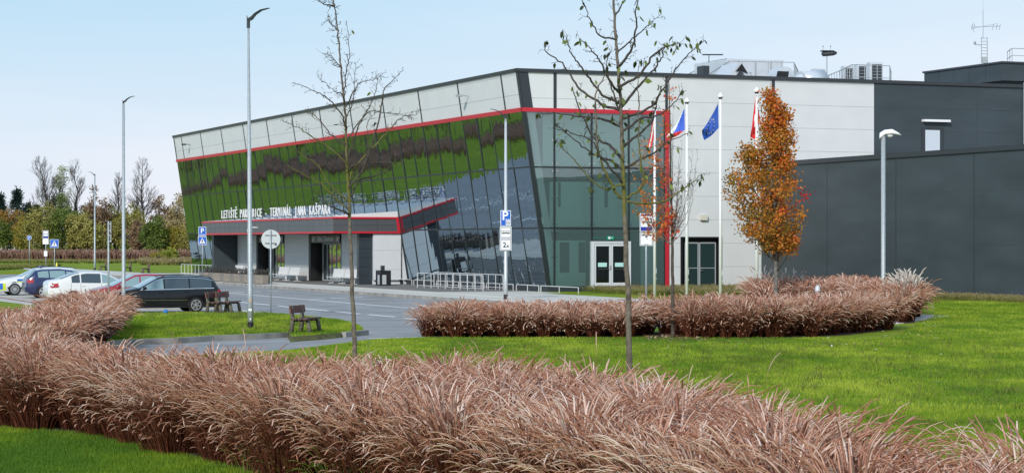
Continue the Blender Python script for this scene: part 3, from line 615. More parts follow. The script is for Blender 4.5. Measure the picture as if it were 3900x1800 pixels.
t = thing('roof_hood', 'angular white duct hood with a dark gap on the roof', 'ventilation hood', RT(2815, 134))
mb = MB(); vprism(mb, [(-1.15, 0), (-1.15, .25), (-.1, 1.42), (.1, 1.42), (1.0, .35), (1.0, 0), (.8, 0), (.05, 1.0), (-.6, .35), (-.75, 0)], RT(2820, 134), D2, D1, 2.2); part(mb, 'hood', M['duct'], t)
mb = MB(); mb.box(RT(2815, 135, 12.9), (1.3, .8, .9), R(22)); part(mb, 'duct_box', M['galv'], t)
mb = MB(); mb.add([RT(2820, 133.9)+D2*a+Vector((0, 0, z)) for a, z in ((-.35, .85), (.1, 1.36), (.55, .75), (.1, .9))], [(0, 1, 2, 3)]); part(mb, 'dark_opening', M['black'], t)
t = thing('roof_hood', 'round backed white duct outlet with a black mouth on the roof', 'ventilation hood', RT(2960, 134))
mb = MB(); vprism(mb, [(.6*math.cos(w_), .62+.62*math.sin(w_)) for w_ in [math.pi*k/10 for k in range(-3, 14)]], RT(2955, 136), D2, -D1, 1.3); part(mb, 'hood', M['duct'], t)
mb = MB(); mb.slab(*[RT(2975, 134)+D2*a+Vector((0, 0, z)) for a, z in ((-.45, .15), (.4, .15), (.55, .9), (-.25, .9))], -D1*.02); part(mb, 'mouth', M['black'], t)
t = thing('roof_duct', 'low barrel shaped silver duct lying along the roof edge', 'duct', RT(3070, 134))
mb = MB(); a = RT(3010, 133.5, zr+.1); b = RT(3132, 134.5, zr+.25); mb.tube([a-D2*.2, a+D2*.5, a+D2*.7], [.1, .55, .78], 14); part(mb, 'elbow', M['duct'], t, smooth=True)
mb = MB(); mb.tube([a+D2*.72, b], .78, 18); part(mb, 'barrel', M['duct'], t, smooth=True)
mb = MB(); mb.box(RT(3115, 145, 13.4), (.75, .7, 1.9), R(22), bev=.03); single(mb, 'roof_cabinet', M['duct'], 'small white cabinet left of the lamp mast on the roof', 'cabinet')
mast = thing('weather_mast', 'thin roof mast carrying two flat dark panels', 'mast', RT(3149, 140)); z = lambda y: H+(YH-y)*140/F
mb = MB(); mb.tube([RT(3149, 140), RT(3149, 140, z(194))], .04, 6); part(mb, 'pole', M['galv'], mast)
mb = MB(); mb.box(RT(3150, 140, z(195)), (.8, .5, .06), .1); part(mb, 'upper_panel', M['dark_trim'], mast)
mb = MB(); mb.lathe(RT(3158, 140, z(204)), [(.05, -.5), (.17, -.4), (.17, .2), (.12, .42), (.02, .52)], 10, axis=(1, 0, .08)); part(mb, 'lamp_head', M['dark_trim'], mast)
mb = MB(); [(mb.tube([RT(x, 140, z(195)), RT(x, 140, z(176))], .015, 5), mb.lathe(RT(x, 140, z(180)), [(.02, 0), (.05, .05), (.02, .1)], 8)) for x in (3135, 3163)]; part(mb, 'sensor', M['galv'], mast)
for i, (x0, x1, yt, lb) in enumerate(((3206, 3246, 253, 'smallest left one of three condensers on the roof'), (3256, 3300, 246, 'middle one of three condensers on the roof'), (3304, 3357, 239, 'largest right one of three condensers on the roof'))):
    d = 146-i*2.5; zt_ = H+(YH-yt)*d/F; wd = (x1-x0)/F*d; c = RT((x0+x1)/2, d, (zr+zt_)/2)
    t = thing('condenser', lb, 'condenser', RT((x0+x1)/2, d), group='air conditioning condensers on the roof')
    mb = MB(); mb.box(c, (wd, .7, zt_-zr), R(10), bev=.02); part(mb, 'casing', M['duct'], t)
    mb = MB(); n = Vector((math.sin(R(10)), -math.cos(R(10)), 0)); tx = Vector((math.cos(R(10)), math.sin(R(10)), 0))
    mb.box(c+n*.36+tx*.04, (wd*.72, .02, (zt_-zr)*.86), R(10)); mb.box(c+tx*(wd/2), (.02, .6, (zt_-zr)*.86), R(10)); gl = part(mb, 'grille', M['dark_trim'], t)
    mb = MB(); [mb.box(c+n*.375+tx*.04+Vector((0, 0, (k/8-.5)*(zt_-zr)*.8)), (wd*.7, .012, .02), R(10)) for k in range(9)]; part(mb, 'slat', M['galv'], gl)
ant = thing('antenna_mast', 'lattice antenna mast with aerials on the plant room roof', 'antenna mast', AT(3749, 240, 149)); d = 149
mb = MB()
for x in (3738, 3760): mb.tube([AT(x, 242, d), AT(x, 142, d)], .03, 6)
for y in range(146, 240, 12): mb.tube([AT(3738, y, d), AT(3760, y, d)], .02, 5)
part(mb, 'lattice', M['galv'], ant)
mb = MB(); mb.tube([AT(3744, 145, d), AT(3744, 40, d)], .025, 6); mb.tube([AT(3744, 40, d), AT(3744, -20, d)], .01, 5); part(mb, 'pole', M['galv'], ant)
mb = MB(); mb.tube([AT(3700, 104, d), AT(3810, 100, d)], .02, 5); mb.tube([AT(3700, 110, d), AT(3800, 90, d)], .012, 5)
for x in (3704, 3712, 3784, 3798, 3810): mb.tube([AT(x, 92, d-.3), AT(x-4, 114, d+.3)], .012, 5)
mb.tube([AT(3700, 104, d), AT(3712, 125, d)], .015, 5); mb.tube([AT(3700, 104, d), AT(3708, 88, d)], .015, 5); part(mb, 'yagi_aerial', M['galv'], ant)
mb = MB(); mb.tube([AT(3738, 172, d), AT(3711, 170, d)], .03, 6); mb.lathe(AT(3713, 168, d), [(.08, 0), (.1, .1), (.03, .2)], 8); part(mb, 'side_arm', M['galv'], ant)
mb = MB(); mb.box(AT(3750, 230, d-.3), (.3, .2, .4)); part(mb, 'junction_box', M['galv'], ant)
railing([QF(3, 2.5, zt), QF(0.6, 1.2, zt), QF(.5, 6, zt), QF(.5, 11, zt)], .95, 'roof_railing', 'steel railing on top of the plant room', post=1.5)
# ================================================================== street furniture
UP = Vector((0, 0, 1))
def street_lamp(base, top, headdir, label, r0=.095, r1=.04, s=1.0, m=None, style='led', group='tall street lamps'):
    m = m or M['galv']; base = Vector(base); top = Vector(top); t = thing('street_lamp', label, 'street lamp', base, group=group)
    mb = MB(); mb.tube([base+UP*.0, base.lerp(top, .12), base.lerp(top, .121), top], [r0, r0*.93, r0*.9, r1], 12); p = part(mb, 'pole', m, t, smooth=True)
    if style != 'road': 
        mb = MB(); mb.lathe(base, [(r0*1.35, 0), (r0*1.35, .02), (r0*1.03, .03), (r0*1.03, .22*s), (r0, .23*s)], 12); part(mb, 'base_collar', M['sign_black'], t)
    h = Vector(headdir).normalized()
    if style == 'led':
        mb = MB(); mb.tube([top-UP*.16*s, top+UP*.1*s, top+UP*.16*s], [.058*s, .058*s, .045*s], 10); part(mb, 'socket', M['galv_dark'], t)
        prof = [(-.02, .13, .05, .05), (.0, .16, .07, .09), (.12, .22, .09, .10), (.25, .34, .10, .05), (.45, .46, .10, .03), (.62, .50, .08, .025), (.74, .52, .05, .02)]
        side = h.cross(UP); V_ = []
        for (a, z, w_, th) in prof:
            c = top + h*a*s + UP*z*s*.9
            V_ += [c-side*w_*s, c+side*w_*s, c+side*w_*s*.8-UP*th*s, c-side*w_*s*.8-UP*th*s]
        F_ = [(4*i+k, 4*i+(k+1) % 4, 4*i+4+(k+1) % 4, 4*i+4+k) for i in range(len(prof)-1) for k in range(4)]+[(3, 2, 1, 0), tuple(4*(len(prof)-1)+k for k in range(4))]
        mb = MB(); mb.add(V_, F_); part(mb, 'lamp_head', M['galv_dark'], t)
        mb = MB(); c = top-h*.03*s+UP*.13*s; mb.add([c-side*.05*s, c+side*.05*s, c-h*.04*s+UP*.13*s], [(0, 1, 2)]); mb.tube([c, c-h*.03*s+UP*.12*s], [.03*s, .01*s], 5); part(mb, 'fin', M['galv_dark'], t)
    if style == 'cobra':
        side = h.cross(UP); V_ = []; prof = [(-.16, .0, .07, .14), (-.14, .12, .12, .24), (.05, .24, .16, .2), (.35, .27, .17, .2), (.6, .14, .12, .1), (.74, .04, .03, .03)]
        for (a, z, w_, th) in prof:
            c = top+h*a+UP*z
            V_ += [c-side*w_*.6+UP*.0, c+side*w_*.6, c+side*w_-UP*th*.6, c+side*w_*.8-UP*th, c-side*w_*.8-UP*th, c-side*w_-UP*th*.6]
        F_ = [(6*i+k, 6*i+(k+1) % 6, 6*i+6+(k+1) % 6, 6*i+6+k) for i in range(len(prof)-1) for k in range(6)]+[(5, 4, 3, 2, 1, 0), tuple(6*(len(prof)-1)+k for k in range(6))]
        mb = MB(); mb.add(V_, F_); hd = part(mb, 'lamp_head', M['white_metal'], t, smooth=True)
        mb = MB(); mb.lathe(top+h*.28+UP*.03, [(.13, 0), (.12, -.06), (.05, -.11)], 12); part(mb, 'diffuser', mat('lamp_diffuser', (.6, .62, .62), .15), hd, smooth=True)
    return t
b1 = G(954, 1251); l1 = street_lamp(b1, AT(946, 88, b1.y), (1, -.3, 0), 'nearest tall grey street lamp, on the small lawn island between the benches', r0=.098, r1=.035)
mb = MB(); mb.box(b1+Vector((0, -.1, .62)), (.11, .01, .07)); mb.box(b1+Vector((.01, -.1, .32)), (.05, .01, .05)); part(mb, 'sticker', M['sign_white'], l1)
mb = MB(); mb.box(b1+Vector((.01, -.098, .93)), (.04, .01, .09)); part(mb, 'orange_sticker', mat('orange_sticker', (.7, .35, .1), .5), l1)
mb = MB(); mb.box(b1+Vector((0, 0, .006)), (.34, .3, .02)); single(mb, 'lamp_footing', M['concrete'], 'small concrete footing under the nearest tall lamp', 'footing')
b2 = Vector(((471-CX)/F*84, 84, 0)); street_lamp(b2, AT(470, 395, 84), (1, -.2, 0), 'tall grey street lamp behind the left grass mound, in front of the red car', s=.62, r0=.085, r1=.05)
b3 = G(361, 1028); street_lamp(b3, AT(361, 670, b3.y), (-1, .1, 0), 'distant street lamp standing on the far pavement at the left', r0=.11, r1=.07)
b4 = G(1926, 1139); l4 = street_lamp(b4, AT(1926, 452, b4.y), (-1, 0, 0), 'slim pale street lamp before the leaning glass facade, carrying the parking signs', r0=.105, r1=.06, s=1.05, m=mat('pale_galvanised', (.50, .53, .55), .45, metal=.2, var=.08, scale=10))
b5 = Vector(((3364-CX)/F*90, 90, 0)); street_lamp(b5, AT(3364, 517, 90), (1, .0, 0), 'thick grey post with a white rounded lamp head before the charcoal annex', r0=.105, r1=.09, style='cobra', group=None)
# ---------------- signs
def frame_axes(yaw):
    x = Vector((math.cos(yaw), math.sin(yaw), 0)); n = Vector((math.sin(yaw), -math.cos(yaw), 0)); return x, n
def plate(t, c, w_, h_, yaw, face, name='sign_plate', border=True, back=None, label=None):
    x, n = frame_axes(yaw); mb = MB(); mb.box(c, (w_, .02, h_), yaw, bev=.004)
    p = part(mb, name, [M['sign_white']], t, label=label)
    if face: mb = MB(); b = .03 if border else 0; mb.box(c+n*.0125, (w_-2*b, .006, h_-2*b), yaw); part(mb, 'sign_face', face, p)
    return p, x, n
def txt_on(p, s, size, c, x, n, m, xs=1.0, bold=.004):
    mb = MB(); text_mb(s, size, .002, mb, c+n*.02, x, UP, n, xs=xs, bold=bold); return part(mb, 'lettering', m, p)
def frame_lines(p, c, w_, h_, yaw, m, t_=.014, inset=.03):
    x, n = frame_axes(yaw); mb = MB(); w2, h2 = w_/2-inset, h_/2-inset
    for (dx, dz, a, b) in ((0, h2, 2*w2, t_), (0, -h2, 2*w2, t_), (w2, 0, t_, 2*h2), (-w2, 0, t_, 2*h2)): mb.box(c+n*.013+x*dx+UP*dz, (a, .006, b), yaw)
    part(mb, 'frame_line', m, p)
def bus_pic(p, c, x, n, yaw, w_=.4):
    mb = MB(); mb.box(c+n*.014-UP*.03, (w_, .006, .045), yaw); mb.box(c+n*.014+UP*.09, (w_*.98, .006, .012), yaw)
    for k in range(6): mb.box(c+n*.014+x*((k/5-.5)*w_*.96)+UP*.04, (.010, .006, .1), yaw)
    for s in (-.27, .27): mb.disc(c+n*.012+x*(s*w_)-UP*.06, n, .035, 12, .008)
    part(mb, 'bus_symbol', M['sign_black'], p)
    mb = MB(); [mb.disc(c+n*.014+x*(s*w_)-UP*.06, n, .02, 10, .009) for s in (-.27, .27)]; part(mb, 'wheel_symbol', M['sign_white'], p)
def pole(t, base, h, r=.03, m=None, foot=True):
    mb = MB(); mb.tube([base, base+UP*h], r, 10); part(mb, 'pole', m or M['galv'], t, smooth=True)
    if foot: mb = MB(); mb.lathe(base, [(r*2.6, 0), (r*2.6, .03), (r*1.2, .05), (r*1.1, .14)], 8); part(mb, 'pole_foot', M['sign_back'], t)
def ped(p, c, w_, yaw):
    x, n = frame_axes(yaw); k = w_/.6; mb = MB(); P = [c+n*.017+x*(a*k)+UP*(b*k) for a, b in ((-.23, -.21), (.23, -.21), (0, .22))]; mb.slab(P[0], P[1], P[2], P[2], n*.003); part(mb, 'triangle', M['sign_white'], p)
    mb = MB(); o = c+n*.021
    mb.disc(o+UP*.095*k, n, .028*k, 10, .004)
    for (a, b, w2) in (((0, .07), (0, -.04), .028), ((0, -.03), (-.06, -.15), .016), ((0, -.03), (.06, -.15), .016), ((0, .05), (-.065, -.02), .012), ((0, .05), (.065, -.01), .012)):
        A = o+x*a[0]*k+UP*a[1]*k; Bq = o+x*b[0]*k+UP*b[1]*k; tt = (Bq-A).normalized().cross(n)*w2*k; mb.slab(A-tt, Bq-tt, Bq+tt, A+tt, n*.003)
    for i in range(-3, 4): 
        if i: mb.box(o+x*i*.055*k-UP*.18*k, (.022*k, .004, .05*k), yaw)
    part(mb, 'walker_symbol', M['sign_black'], p)
# signs on the lamp post in front of the facade (hang on it: a thing of their own)
y4 = b4.y-.13; Z = lambda y, d: H+(YH-y)*d/F
ps = thing('parking_sign', 'blue parking sign above bus and 2x plates on the pale lamp post', 'sign', (b4.x, y4, 0)); yaw = R(6)
c = Vector((b4.x, y4, Z(830.7, y4))); p, x, n = plate(ps, c, .52, .78, yaw, M['blue']); 
txt_on(p, 'P', .62, c-x*.03-UP*.10+UP*.02, x, n, M['sign_white'], bold=.012)
mb = MB(); mb.box(c+n*.018+x*.11-UP*.23, (.21, .006, .23), yaw); pf = part(mb, 'disc_panel', M['sign_white'], p)
mb = MB(); cc = c+n*.022+x*.11-UP*.23
for k in range(20): 
    a, b = 2*math.pi*k/20, 2*math.pi*(k+1)/20; mb.slab(cc+x*.085*math.cos(a)+UP*.085*math.sin(a), cc+x*.085*math.cos(b)+UP*.085*math.sin(b), cc+x*.065*math.cos(b)+UP*.065*math.sin(b), cc+x*.065*math.cos(a)+UP*.065*math.sin(a), n*.003)
for s in (-1, 1): mb.slab(cc+x*s*.055+UP*.03, cc+x*s*.055-UP*.03, cc+x*s*.005, cc+x*s*.005, n*.003)
part(mb, 'clock_symbol', M['sign_black'], pf)
txt_on(p, '30 min', .075, c+x*.1-UP*.09, x, n, M['sign_white'])
c = Vector((b4.x, y4, Z(884.8, y4))); p, x, n = plate(ps, c, .58, .58, yaw, None, name='bus_plate'); frame_lines(p, c, .58, .58, yaw, M['sign_black'], .018, .045); bus_pic(p, c, x, n, yaw)
c = Vector((b4.x, y4, Z(931, y4))); p, x, n = plate(ps, c, .58, .58, yaw, None, name='count_plate'); frame_lines(p, c, .58, .58, yaw, M['sign_black'], .018, .045); txt_on(p, '2', .36, c-x*.06-UP*.13, x, n, M['sign_black']); txt_on(p, 'x', .24, c+x*.1-UP*.13, x, n, M['sign_black'])
# bus stop sign right
b = G(2461, 1171); bs = thing('bus_stop_sign', 'bus stop sign with dark blue band above a timetable board, right of the mossy tree', 'sign', b); yaw = R(8); pole(bs, b, Z(812, b.y), .04)
cc = b-Vector((0, .06, 0)); c = Vector((cc.x, cc.y, Z(846.6, b.y))); p, x, n = plate(bs, c, .57, .79, yaw, M['navy'])
mb = MB(); mb.box(c+n*.018+UP*.04, (.47, .006, .47), yaw); wp = part(mb, 'white_panel', M['sign_white'], p); bus_pic(p, c+UP*.04+n*.008, x, n, yaw)
c = Vector((cc.x, cc.y, Z(909.8, b.y))); p, x, n = plate(bs, c, .57, .59, yaw, None, name='timetable_board'); frame_lines(p, c, .57, .59, yaw, M['sign_black'], .012, .03)
txt_on(p, 'Letiště Terminal', .062, c+UP*.17, x, n, M['sign_black']); txt_on(p, '88', .09, c+UP*.07, x, n, M['sign_black'])
mb = MB(); mb.box(c+n*.014+UP*.14, (.46, .005, .008), yaw); mb.box(c+n*.014-UP*.23, (.2, .005, .012), yaw); part(mb, 'print_line', M['sign_black'], p)
# parking + crossing sign near the planters
b = G(771, 1071); s2 = thing('road_sign', 'blue parking sign above a pedestrian crossing sign, beside the left end of the canopy', 'sign', b); pole(s2, b, Z(864, b.y), .035, foot=False); yaw = R(5)
c = Vector((b.x, b.y-.06, Z(881, b.y))); p, x, n = plate(s2, c, .56, .68, yaw, M['blue'], name='parking_plate'); txt_on(p, 'P', .5, c-UP*.12, x, n, M['sign_white'], bold=.01); txt_on(p, 'VYHRAZENO', .07, c-UP*.27, x, n, M['sign_white'])
c = Vector((b.x, b.y-.06, Z(916.5, b.y))); p, x, n = plate(s2, c, .62, .62, yaw, M['blue'], name='crossing_plate'); ped(p, c, .60, yaw)
# round sign seen from behind
b = G(1031, 1189.5); s3 = thing('round_sign', 'round sign seen from its pale back, on a slim pole beside the lawn island', 'sign', b); zc = Z(910.8, b.y); pole(s3, b, zc+.36*1.0, .03, foot=False)
mb = MB(); mb.disc(b+UP*zc+Vector((0, .04, 0)), (0, 1, 0), .37, 32, .02); mb.lathe(b+UP*zc+Vector((0, .035, 0)), [(.37, 0), (.385, .0), (.385, .03), (.37, .03)], 32, axis=(0, 1, 0)); p = part(mb, 'sign_plate', M['sign_back'], s3)
mb = MB(); mb.box(b+UP*(zc+.16)+Vector((0, .02, 0)), (.46, .03, .025)); mb.box(b+UP*(zc-.16)+Vector((0, .02, 0)), (.46, .03, .025)); mb.box(b+UP*(zc-.22)+Vector((.2, .03, 0)), (.08, .01, .05)); part(mb, 'bracket', M['galv_dark'], p)
# edge-on sign pole in front of the white car
b = Vector(((413-CX)/F*84, 84, 0)); s4 = thing('edge_on_sign', 'slim pole with two sign plates seen edge-on behind the left grass mound', 'sign', b); pole(s4, b, Z(842, 84), .035, foot=False)
for (ya, yb) in ((842, 888), (890, 923)):
    mb = MB(); zc = (Z(ya, 84)+Z(yb, 84))/2; mb.box(b+Vector((.09, 0, zc)), (.02, .5, (yb-ya)/F*84-.02), R(12)); mb.box(b+Vector((.045, 0, zc+.12)), (.1, .03, .03), R(12)); mb.box(b+Vector((.045, 0, zc-.12)), (.1, .03, .03), R(12)); part(mb, 'sign_plate', M['sign_back'], s4)
# distant signs
b = G(112, 1004); s5 = thing('round_sign', 'small blue round sign by the reeds at far left', 'sign', b); pole(s5, b, Z(897, b.y), .06, foot=False)
mb = MB(); c = b+UP*Z(905, b.y)+Vector((0, -.08, 0)); mb.disc(c, (0, -1, 0), .33, 24, .02); p = part(mb, 'sign_plate', M['sign_white'], s5)
mb = MB(); mb.disc(c+Vector((0, -.02, 0)), (0, -1, 0), .29, 24, .01); part(mb, 'sign_face', M['blue'], p)
mb = MB(); mb.box(c+Vector((-.07, -.04, 0)), (.06, .01, .32)); mb.box(c+Vector((.08, -.04, .02)), (.06, .01, .26)); part(mb, 'walker_symbol', M['sign_white'], p)
b = G(174.5, 1021); s6 = thing('bus_stop_sign', 'distant bus stop sign on the far pavement left of the crossing sign', 'sign', b); pole(s6, b, Z(880, b.y), .05, foot=False); yo = Vector((0, -.1, 0)); px = b.y/F
for (ya, yb, w_, nm) in ((877, 908, 22, 'stop_plate'), (908, 930, 22, 'timetable_board'), (954.5, 975.6, 13, 'notice_board')):
    mb = MB(); c = b+UP*Z((ya+yb)/2, b.y)+yo; mb.box(c, (w_*px, .03, (yb-ya)*px-.03), 0); p = part(mb, nm, M['sign_white'], s6)
    if nm == 'stop_plate':
        mb = MB(); mb.box(c-UP*.29+yo*.2, (w_*px*.86, .01, .22), 0); mb.box(c+yo*.2+UP*.05, (w_*px*.86, .01, .05), 0); mb.box(c+yo*.2+UP*.38, (w_*px*.86, .01, .04), 0); [mb.box(c+yo*.2+Vector((s*w_*px*.42, 0, 0)), (.04, .01, .8), 0) for s in (-1, 1)]; part(mb, 'dark_band', M['navy'], p)
b = G(207.5, 1024); s7 = thing('crossing_sign', 'blue and white pedestrian crossing sign standing alone on the far pavement', 'sign', b); pole(s7, b, Z(915, b.y), .05, foot=False)
c = b+UP*Z(927, b.y)+yo; p, x, n = plate(s7, c, .93, .9, 0, M['blue']); ped(p, c, .85, 0)
b = G(216, 1020.5); mb = MB(); mb.lathe(b, [(.20, 0), (.17, .05), (.06, .62), (.02, .64)], 4); single(mb, 'yellow_marker', mat('yellow_plastic', (.65, .60, .04), .5), 'small bright yellow marker at the foot of the distant crossing sign', 'marker')
# ---------------- flagpoles
def flagpole(base, ztop, label):
    t = thing('flagpole', label, 'flagpole', base, group='white flagpoles in front of the terminal')
    mb = MB(); mb.tube([base, base+UP*(ztop-.2)], [.085, .055], 12); part(mb, 'pole', M['white_metal'], t, smooth=True)
    mb = MB(); mb.lathe(base+UP*(ztop-.28), [(.04, 0), (.10, .04), (.10, .1), (.05, .14)], 10); part(mb, 'pulley', M['sign_black'], t)
    mb = MB(); mb.lathe(base+UP*(ztop-.16), [(.13, -.02), (.15, .03), (.11, .1), (.03, .2), (.0, .22)], 12); part(mb, 'finial', M['white_metal'], t)
    mb = MB(); mb.box(base+Vector((.07, -.06, 1.35)), (.05, .05, .28)); mb.box(base+Vector((.07, -.06, .95)), (.05, .05, .06)); part(mb, 'cleat', M['galv'], t)
    return t
fps = [(2493.5, 2494, 113.8, 396), (2616, 2613, 109.6, 376), (2744, 2741.5, 105.9, 357), (2882, 2881, 102.2, 336)]
fl = ['leftmost white flagpole, partly behind the mossy tree', 'white flagpole flying the blue, white and red flag', 'white flagpole flying the blue flag', 'rightmost white flagpole, behind the orange maple']
FP = []
for (xb, xt, d, yt), lb in zip(fps, fl):
    base = Vector(((xb-CX)/F*d, d, 0)); FP.append(base); flagpole(base, Z(yt, d), lb)
def cloth(corners, d, nu, nv, wave, seed):
    """bilinear cloth patch between photo corner points (hoist top, fly top, fly bottom, hoist bottom) hung at distance d, with folds in depth"""
    P = [AT(x, y, d) for x, y in corners]; rnd = random.Random(seed)
    def f(u, v):
        p = P[0].lerp(P[1], u).lerp(P[3].lerp(P[2], u), v)
        return p + Vector((.03*math.sin(5*v+3*u), -1, 0)).normalized()*(wave*u*math.sin(6.5*u+4.2*v+seed)+.25*wave*math.sin(13*u-6*v)*u) + UP*(-.10*math.sin(math.pi*u)*(1-.3*v))
    V_ = [f(i/nu, j/nv) for j in range(nv+1) for i in range(nu+1)]
    return f, V_
def flag(name_label, corners, d, matfun, mats, seed, wave=.16, sub=None):
    nu, nv = 26, 20; f, V_ = cloth(corners, d, nu, nv, wave, seed); mb = MB()
    for j in range(nv):
        for i in range(nu):
            o = j*(nu+1)+i; mb.f.append((o, o+1, o+nu+2, o+nu+1)); mb.m.append(matfun((i+.5)/nu, (j+.5)/nv))
    mb.v = [tuple(p) for p in V_]; base = V_[0]
    t = thing('flag', name_label, 'flag', base); part(mb, 'cloth', mats, t, smooth=True)
    return t, f
fr, fb, fw = mat('flag_red', (.55, .02, .025), .7), mat('flag_blue', (.04, .11, .55), .7), mat('flag_white', (.75, .75, .75), .7)
czech = lambda u, v: (1 if (u*.5*1.5 < min(v, 1-v)*1.0*.75*1.0+.0 and u < .5) or (u < .5*(1-abs(2*v-1))) else (2 if v < .5 else 0))
flag('Czech style flag with blue wedge, white top and red lower half, beside the red frame', [(2607, 413), (2537, 522), (2555, 527), (2608, 494)], 109.5, lambda u, v: 1 if u < .62*(1-abs(2*v-1))+.10 else (2 if v < .5 else 0), [fr, fb, fw], 1)
t, f = flag('deep blue flag with a ring of small stars hanging in a fold', [(2735, 393), (2672, 498), (2682, 534), (2737, 487)], 105.8, lambda u, v: 0, [mat('flag_deep_blue', (.012, .07, .36), .7)], 2, .2)
mb = MB()
for k in range(12):
    a = 2*math.pi*k/12; cu, cv = .5+.24*math.cos(a), .5+.33*math.sin(a); P = []
    for j in range(10): r_ = (.045 if j % 2 == 0 else .018); w_ = math.pi*j/5; P.append(f(cu+r_*.75*math.sin(w_), cv-r_*math.cos(w_))+Vector((0, -.012, 0)))
    mb.add(P, [tuple(range(10))])
part(mb, 'star', mat('star_yellow', (.8, .65, .1), .6), t)
t, f = flag('limp red flag with a white emblem behind the rightmost flagpole', [(2877, 366), (2857, 520), (2874, 532), (2895, 452)], 102.3, lambda u, v: 0, [fr], 3, .1)
mb = MB(); em = [(.25, .35), (.33, .22), (.45, .25), (.5, .4), (.62, .45), (.55, .55), (.42, .52), (.4, .65), (.3, .6)]; P = [f(u, v)+Vector((0, -.02, 0)) for u, v in em]; mb.add(P, [tuple(range(len(P)))]); part(mb, 'emblem', fw, t)
t, f = flag('limp red and white flag on the leftmost pole behind the mossy branches', [(2489, 432), (2468, 555), (2478, 568), (2490, 520)], 113.7, lambda u, v: 1 if .3 < v < .62 else 0, [fr, fw], 5, .1)
# ---------------- benches (wood, with posts)
def bench_proto():
    t = thing('park_bench', '', 'bench'); Lb = 1.5
    for y in (-.5, .5):
        mb = MB(); mb.tube([(-.28, y, 0), (-.22, y, .42), (-.28, y, .86)], [.075, .07, .06], 7); part(mb, 'post', M['bench_leg'], t, world=False, smooth=True)
        mb = MB(); mb.tube([(.34, y*1.05, 0), (.27, y, .40)], [.075, .065], 7); part(mb, 'leg', M['bench_leg'], t, world=False, smooth=True)
    mb = MB(); [mb.box((-.12+.18*k, 0, .44+.005*k), (.165, Lb, .05), bev=.01) for k in range(3)]; mb.box((0, -.5, .39), (.5, .08, .06)); mb.box((0, .5, .39), (.5, .08, .06)); part(mb, 'seat', M['wood'], t, world=False)
    mb = MB(); mb.box((-.24, 0, .74), (.05, Lb, .24), ax=(Vector((.98, 0, .14)), Vector((0, 1, 0)), Vector((-.14, 0, .98))), bev=.01); part(mb, 'backrest', M['wood_red'], t, world=False)
    return t
bp_ = bench_proto(); first = True
# seat direction (+x local) towards the right of the picture
bl = [(G(1160, 1266), -12, 'brown bench nearest the camera, alone on the lawn island'),
      (G(868, 1191), -12, 'right bench of the two weathered benches behind the tall lamp'),
      (G(829, 1192), -12, 'left bench of the two weathered benches, nearest the black car'),
      (G(394, 1029.5), 196, 'leftmost of the three distant benches on the lawn edge'),
      (G(487, 1034), 196, 'middle one of the three distant benches on the lawn edge'),
      (G(556, 1039.5), 196, 'rightmost of the three distant benches, left of the terminal')]
for i, (p, a, lb) in enumerate(bl):
    o = bp_ if i == 0 else copy_tree(bp_); o.location = p; o.rotation_euler = (0, 0, R(a)); tag(o, lb, 'bench', 'wooden benches with thick posts')
# ---------------- white seats at the entrance
def seat_proto():
    t = thing('metal_seat', '', 'bench'); Lb = 2.5
    mb = MB(); mb.slab((0, -Lb/2, .44), (0, Lb/2, .44), (-.5, Lb/2, .46), (-.5, -Lb/2, .46), (0, 0, -.03)); part(mb, 'seat', M['white_metal'], t, world=False)
    mb = MB(); mb.slab((.0, -Lb/2, .46), (.0, Lb/2, .46), (.1, Lb/2, 1.0), (.1, -Lb/2, 1.0), (.03, 0, 0)); part(mb, 'backrest', mat('white_mesh_back', (.62, .62, .61), .5), t, world=False)
    for y in (-Lb/2+.15, Lb/2-.15):
        mb = MB(); mb.tube([(-.05, y, .44), (-.05, y, .02)], .022, 6); mb.tube([(-.35, y, .02), (.2, y, .02)], .022, 6); part(mb, 'leg', M['white_metal'], t, world=False)
    return t
sp_ = seat_proto()
ws = [(5.05, 3.0, 'third white seat from the bin, left of the tree trunk'), (2.35, 3.0, 'white seat nearest the bin, half hidden by the tree trunk'), (18.75, 3.0, 'left seat of the white pair between the two entrances'), (15.85, 3.0, 'right seat of the white pair between the two entrances'), (31.6, 3.0, 'white seat behind the planters near the tall lamp post')]
for i, (s_, v_, lb) in enumerate(ws):
    lb = lb.replace('third white seat from the bin, left', 'white seat just left')
    o = sp_ if i == 0 else copy_tree(sp_); o.location = B(U0+s_, v_+.3, 0.01); ang = math.atan2(D2.y, D2.x); o.rotation_euler = (0, 0, ang); tag(o, lb, 'bench', 'white metal seats under the canopy')
# ---------------- bin with ashtray
bb = G(1460, 1087); t = thing('litter_bin', 'black litter bin with grey door panels and an ashtray post on top', 'litter bin', bb); ry = math.atan2(D2.y, D2.x)
mb = MB(); mb.box(bb+UP*.5, (.75, .95, 1.0), ry, bev=.02); part(mb, 'body', M['sign_black'], t)
mb = MB(); x, n = frame_axes(ry); mb.box(bb+n*.48-x*.1+UP*.4, (.28, .02, .62), ry); mb.box(bb-x*.38+UP*.4+n*.15, (.02, .35, .62), ry); part(mb, 'panel', M['sign_back'], t)
mb = MB(); mb.box(bb+UP*1.16-x*.05, (.22, .22, .32), ry); part(mb, 'ashtray', M['dark_trim'], t)
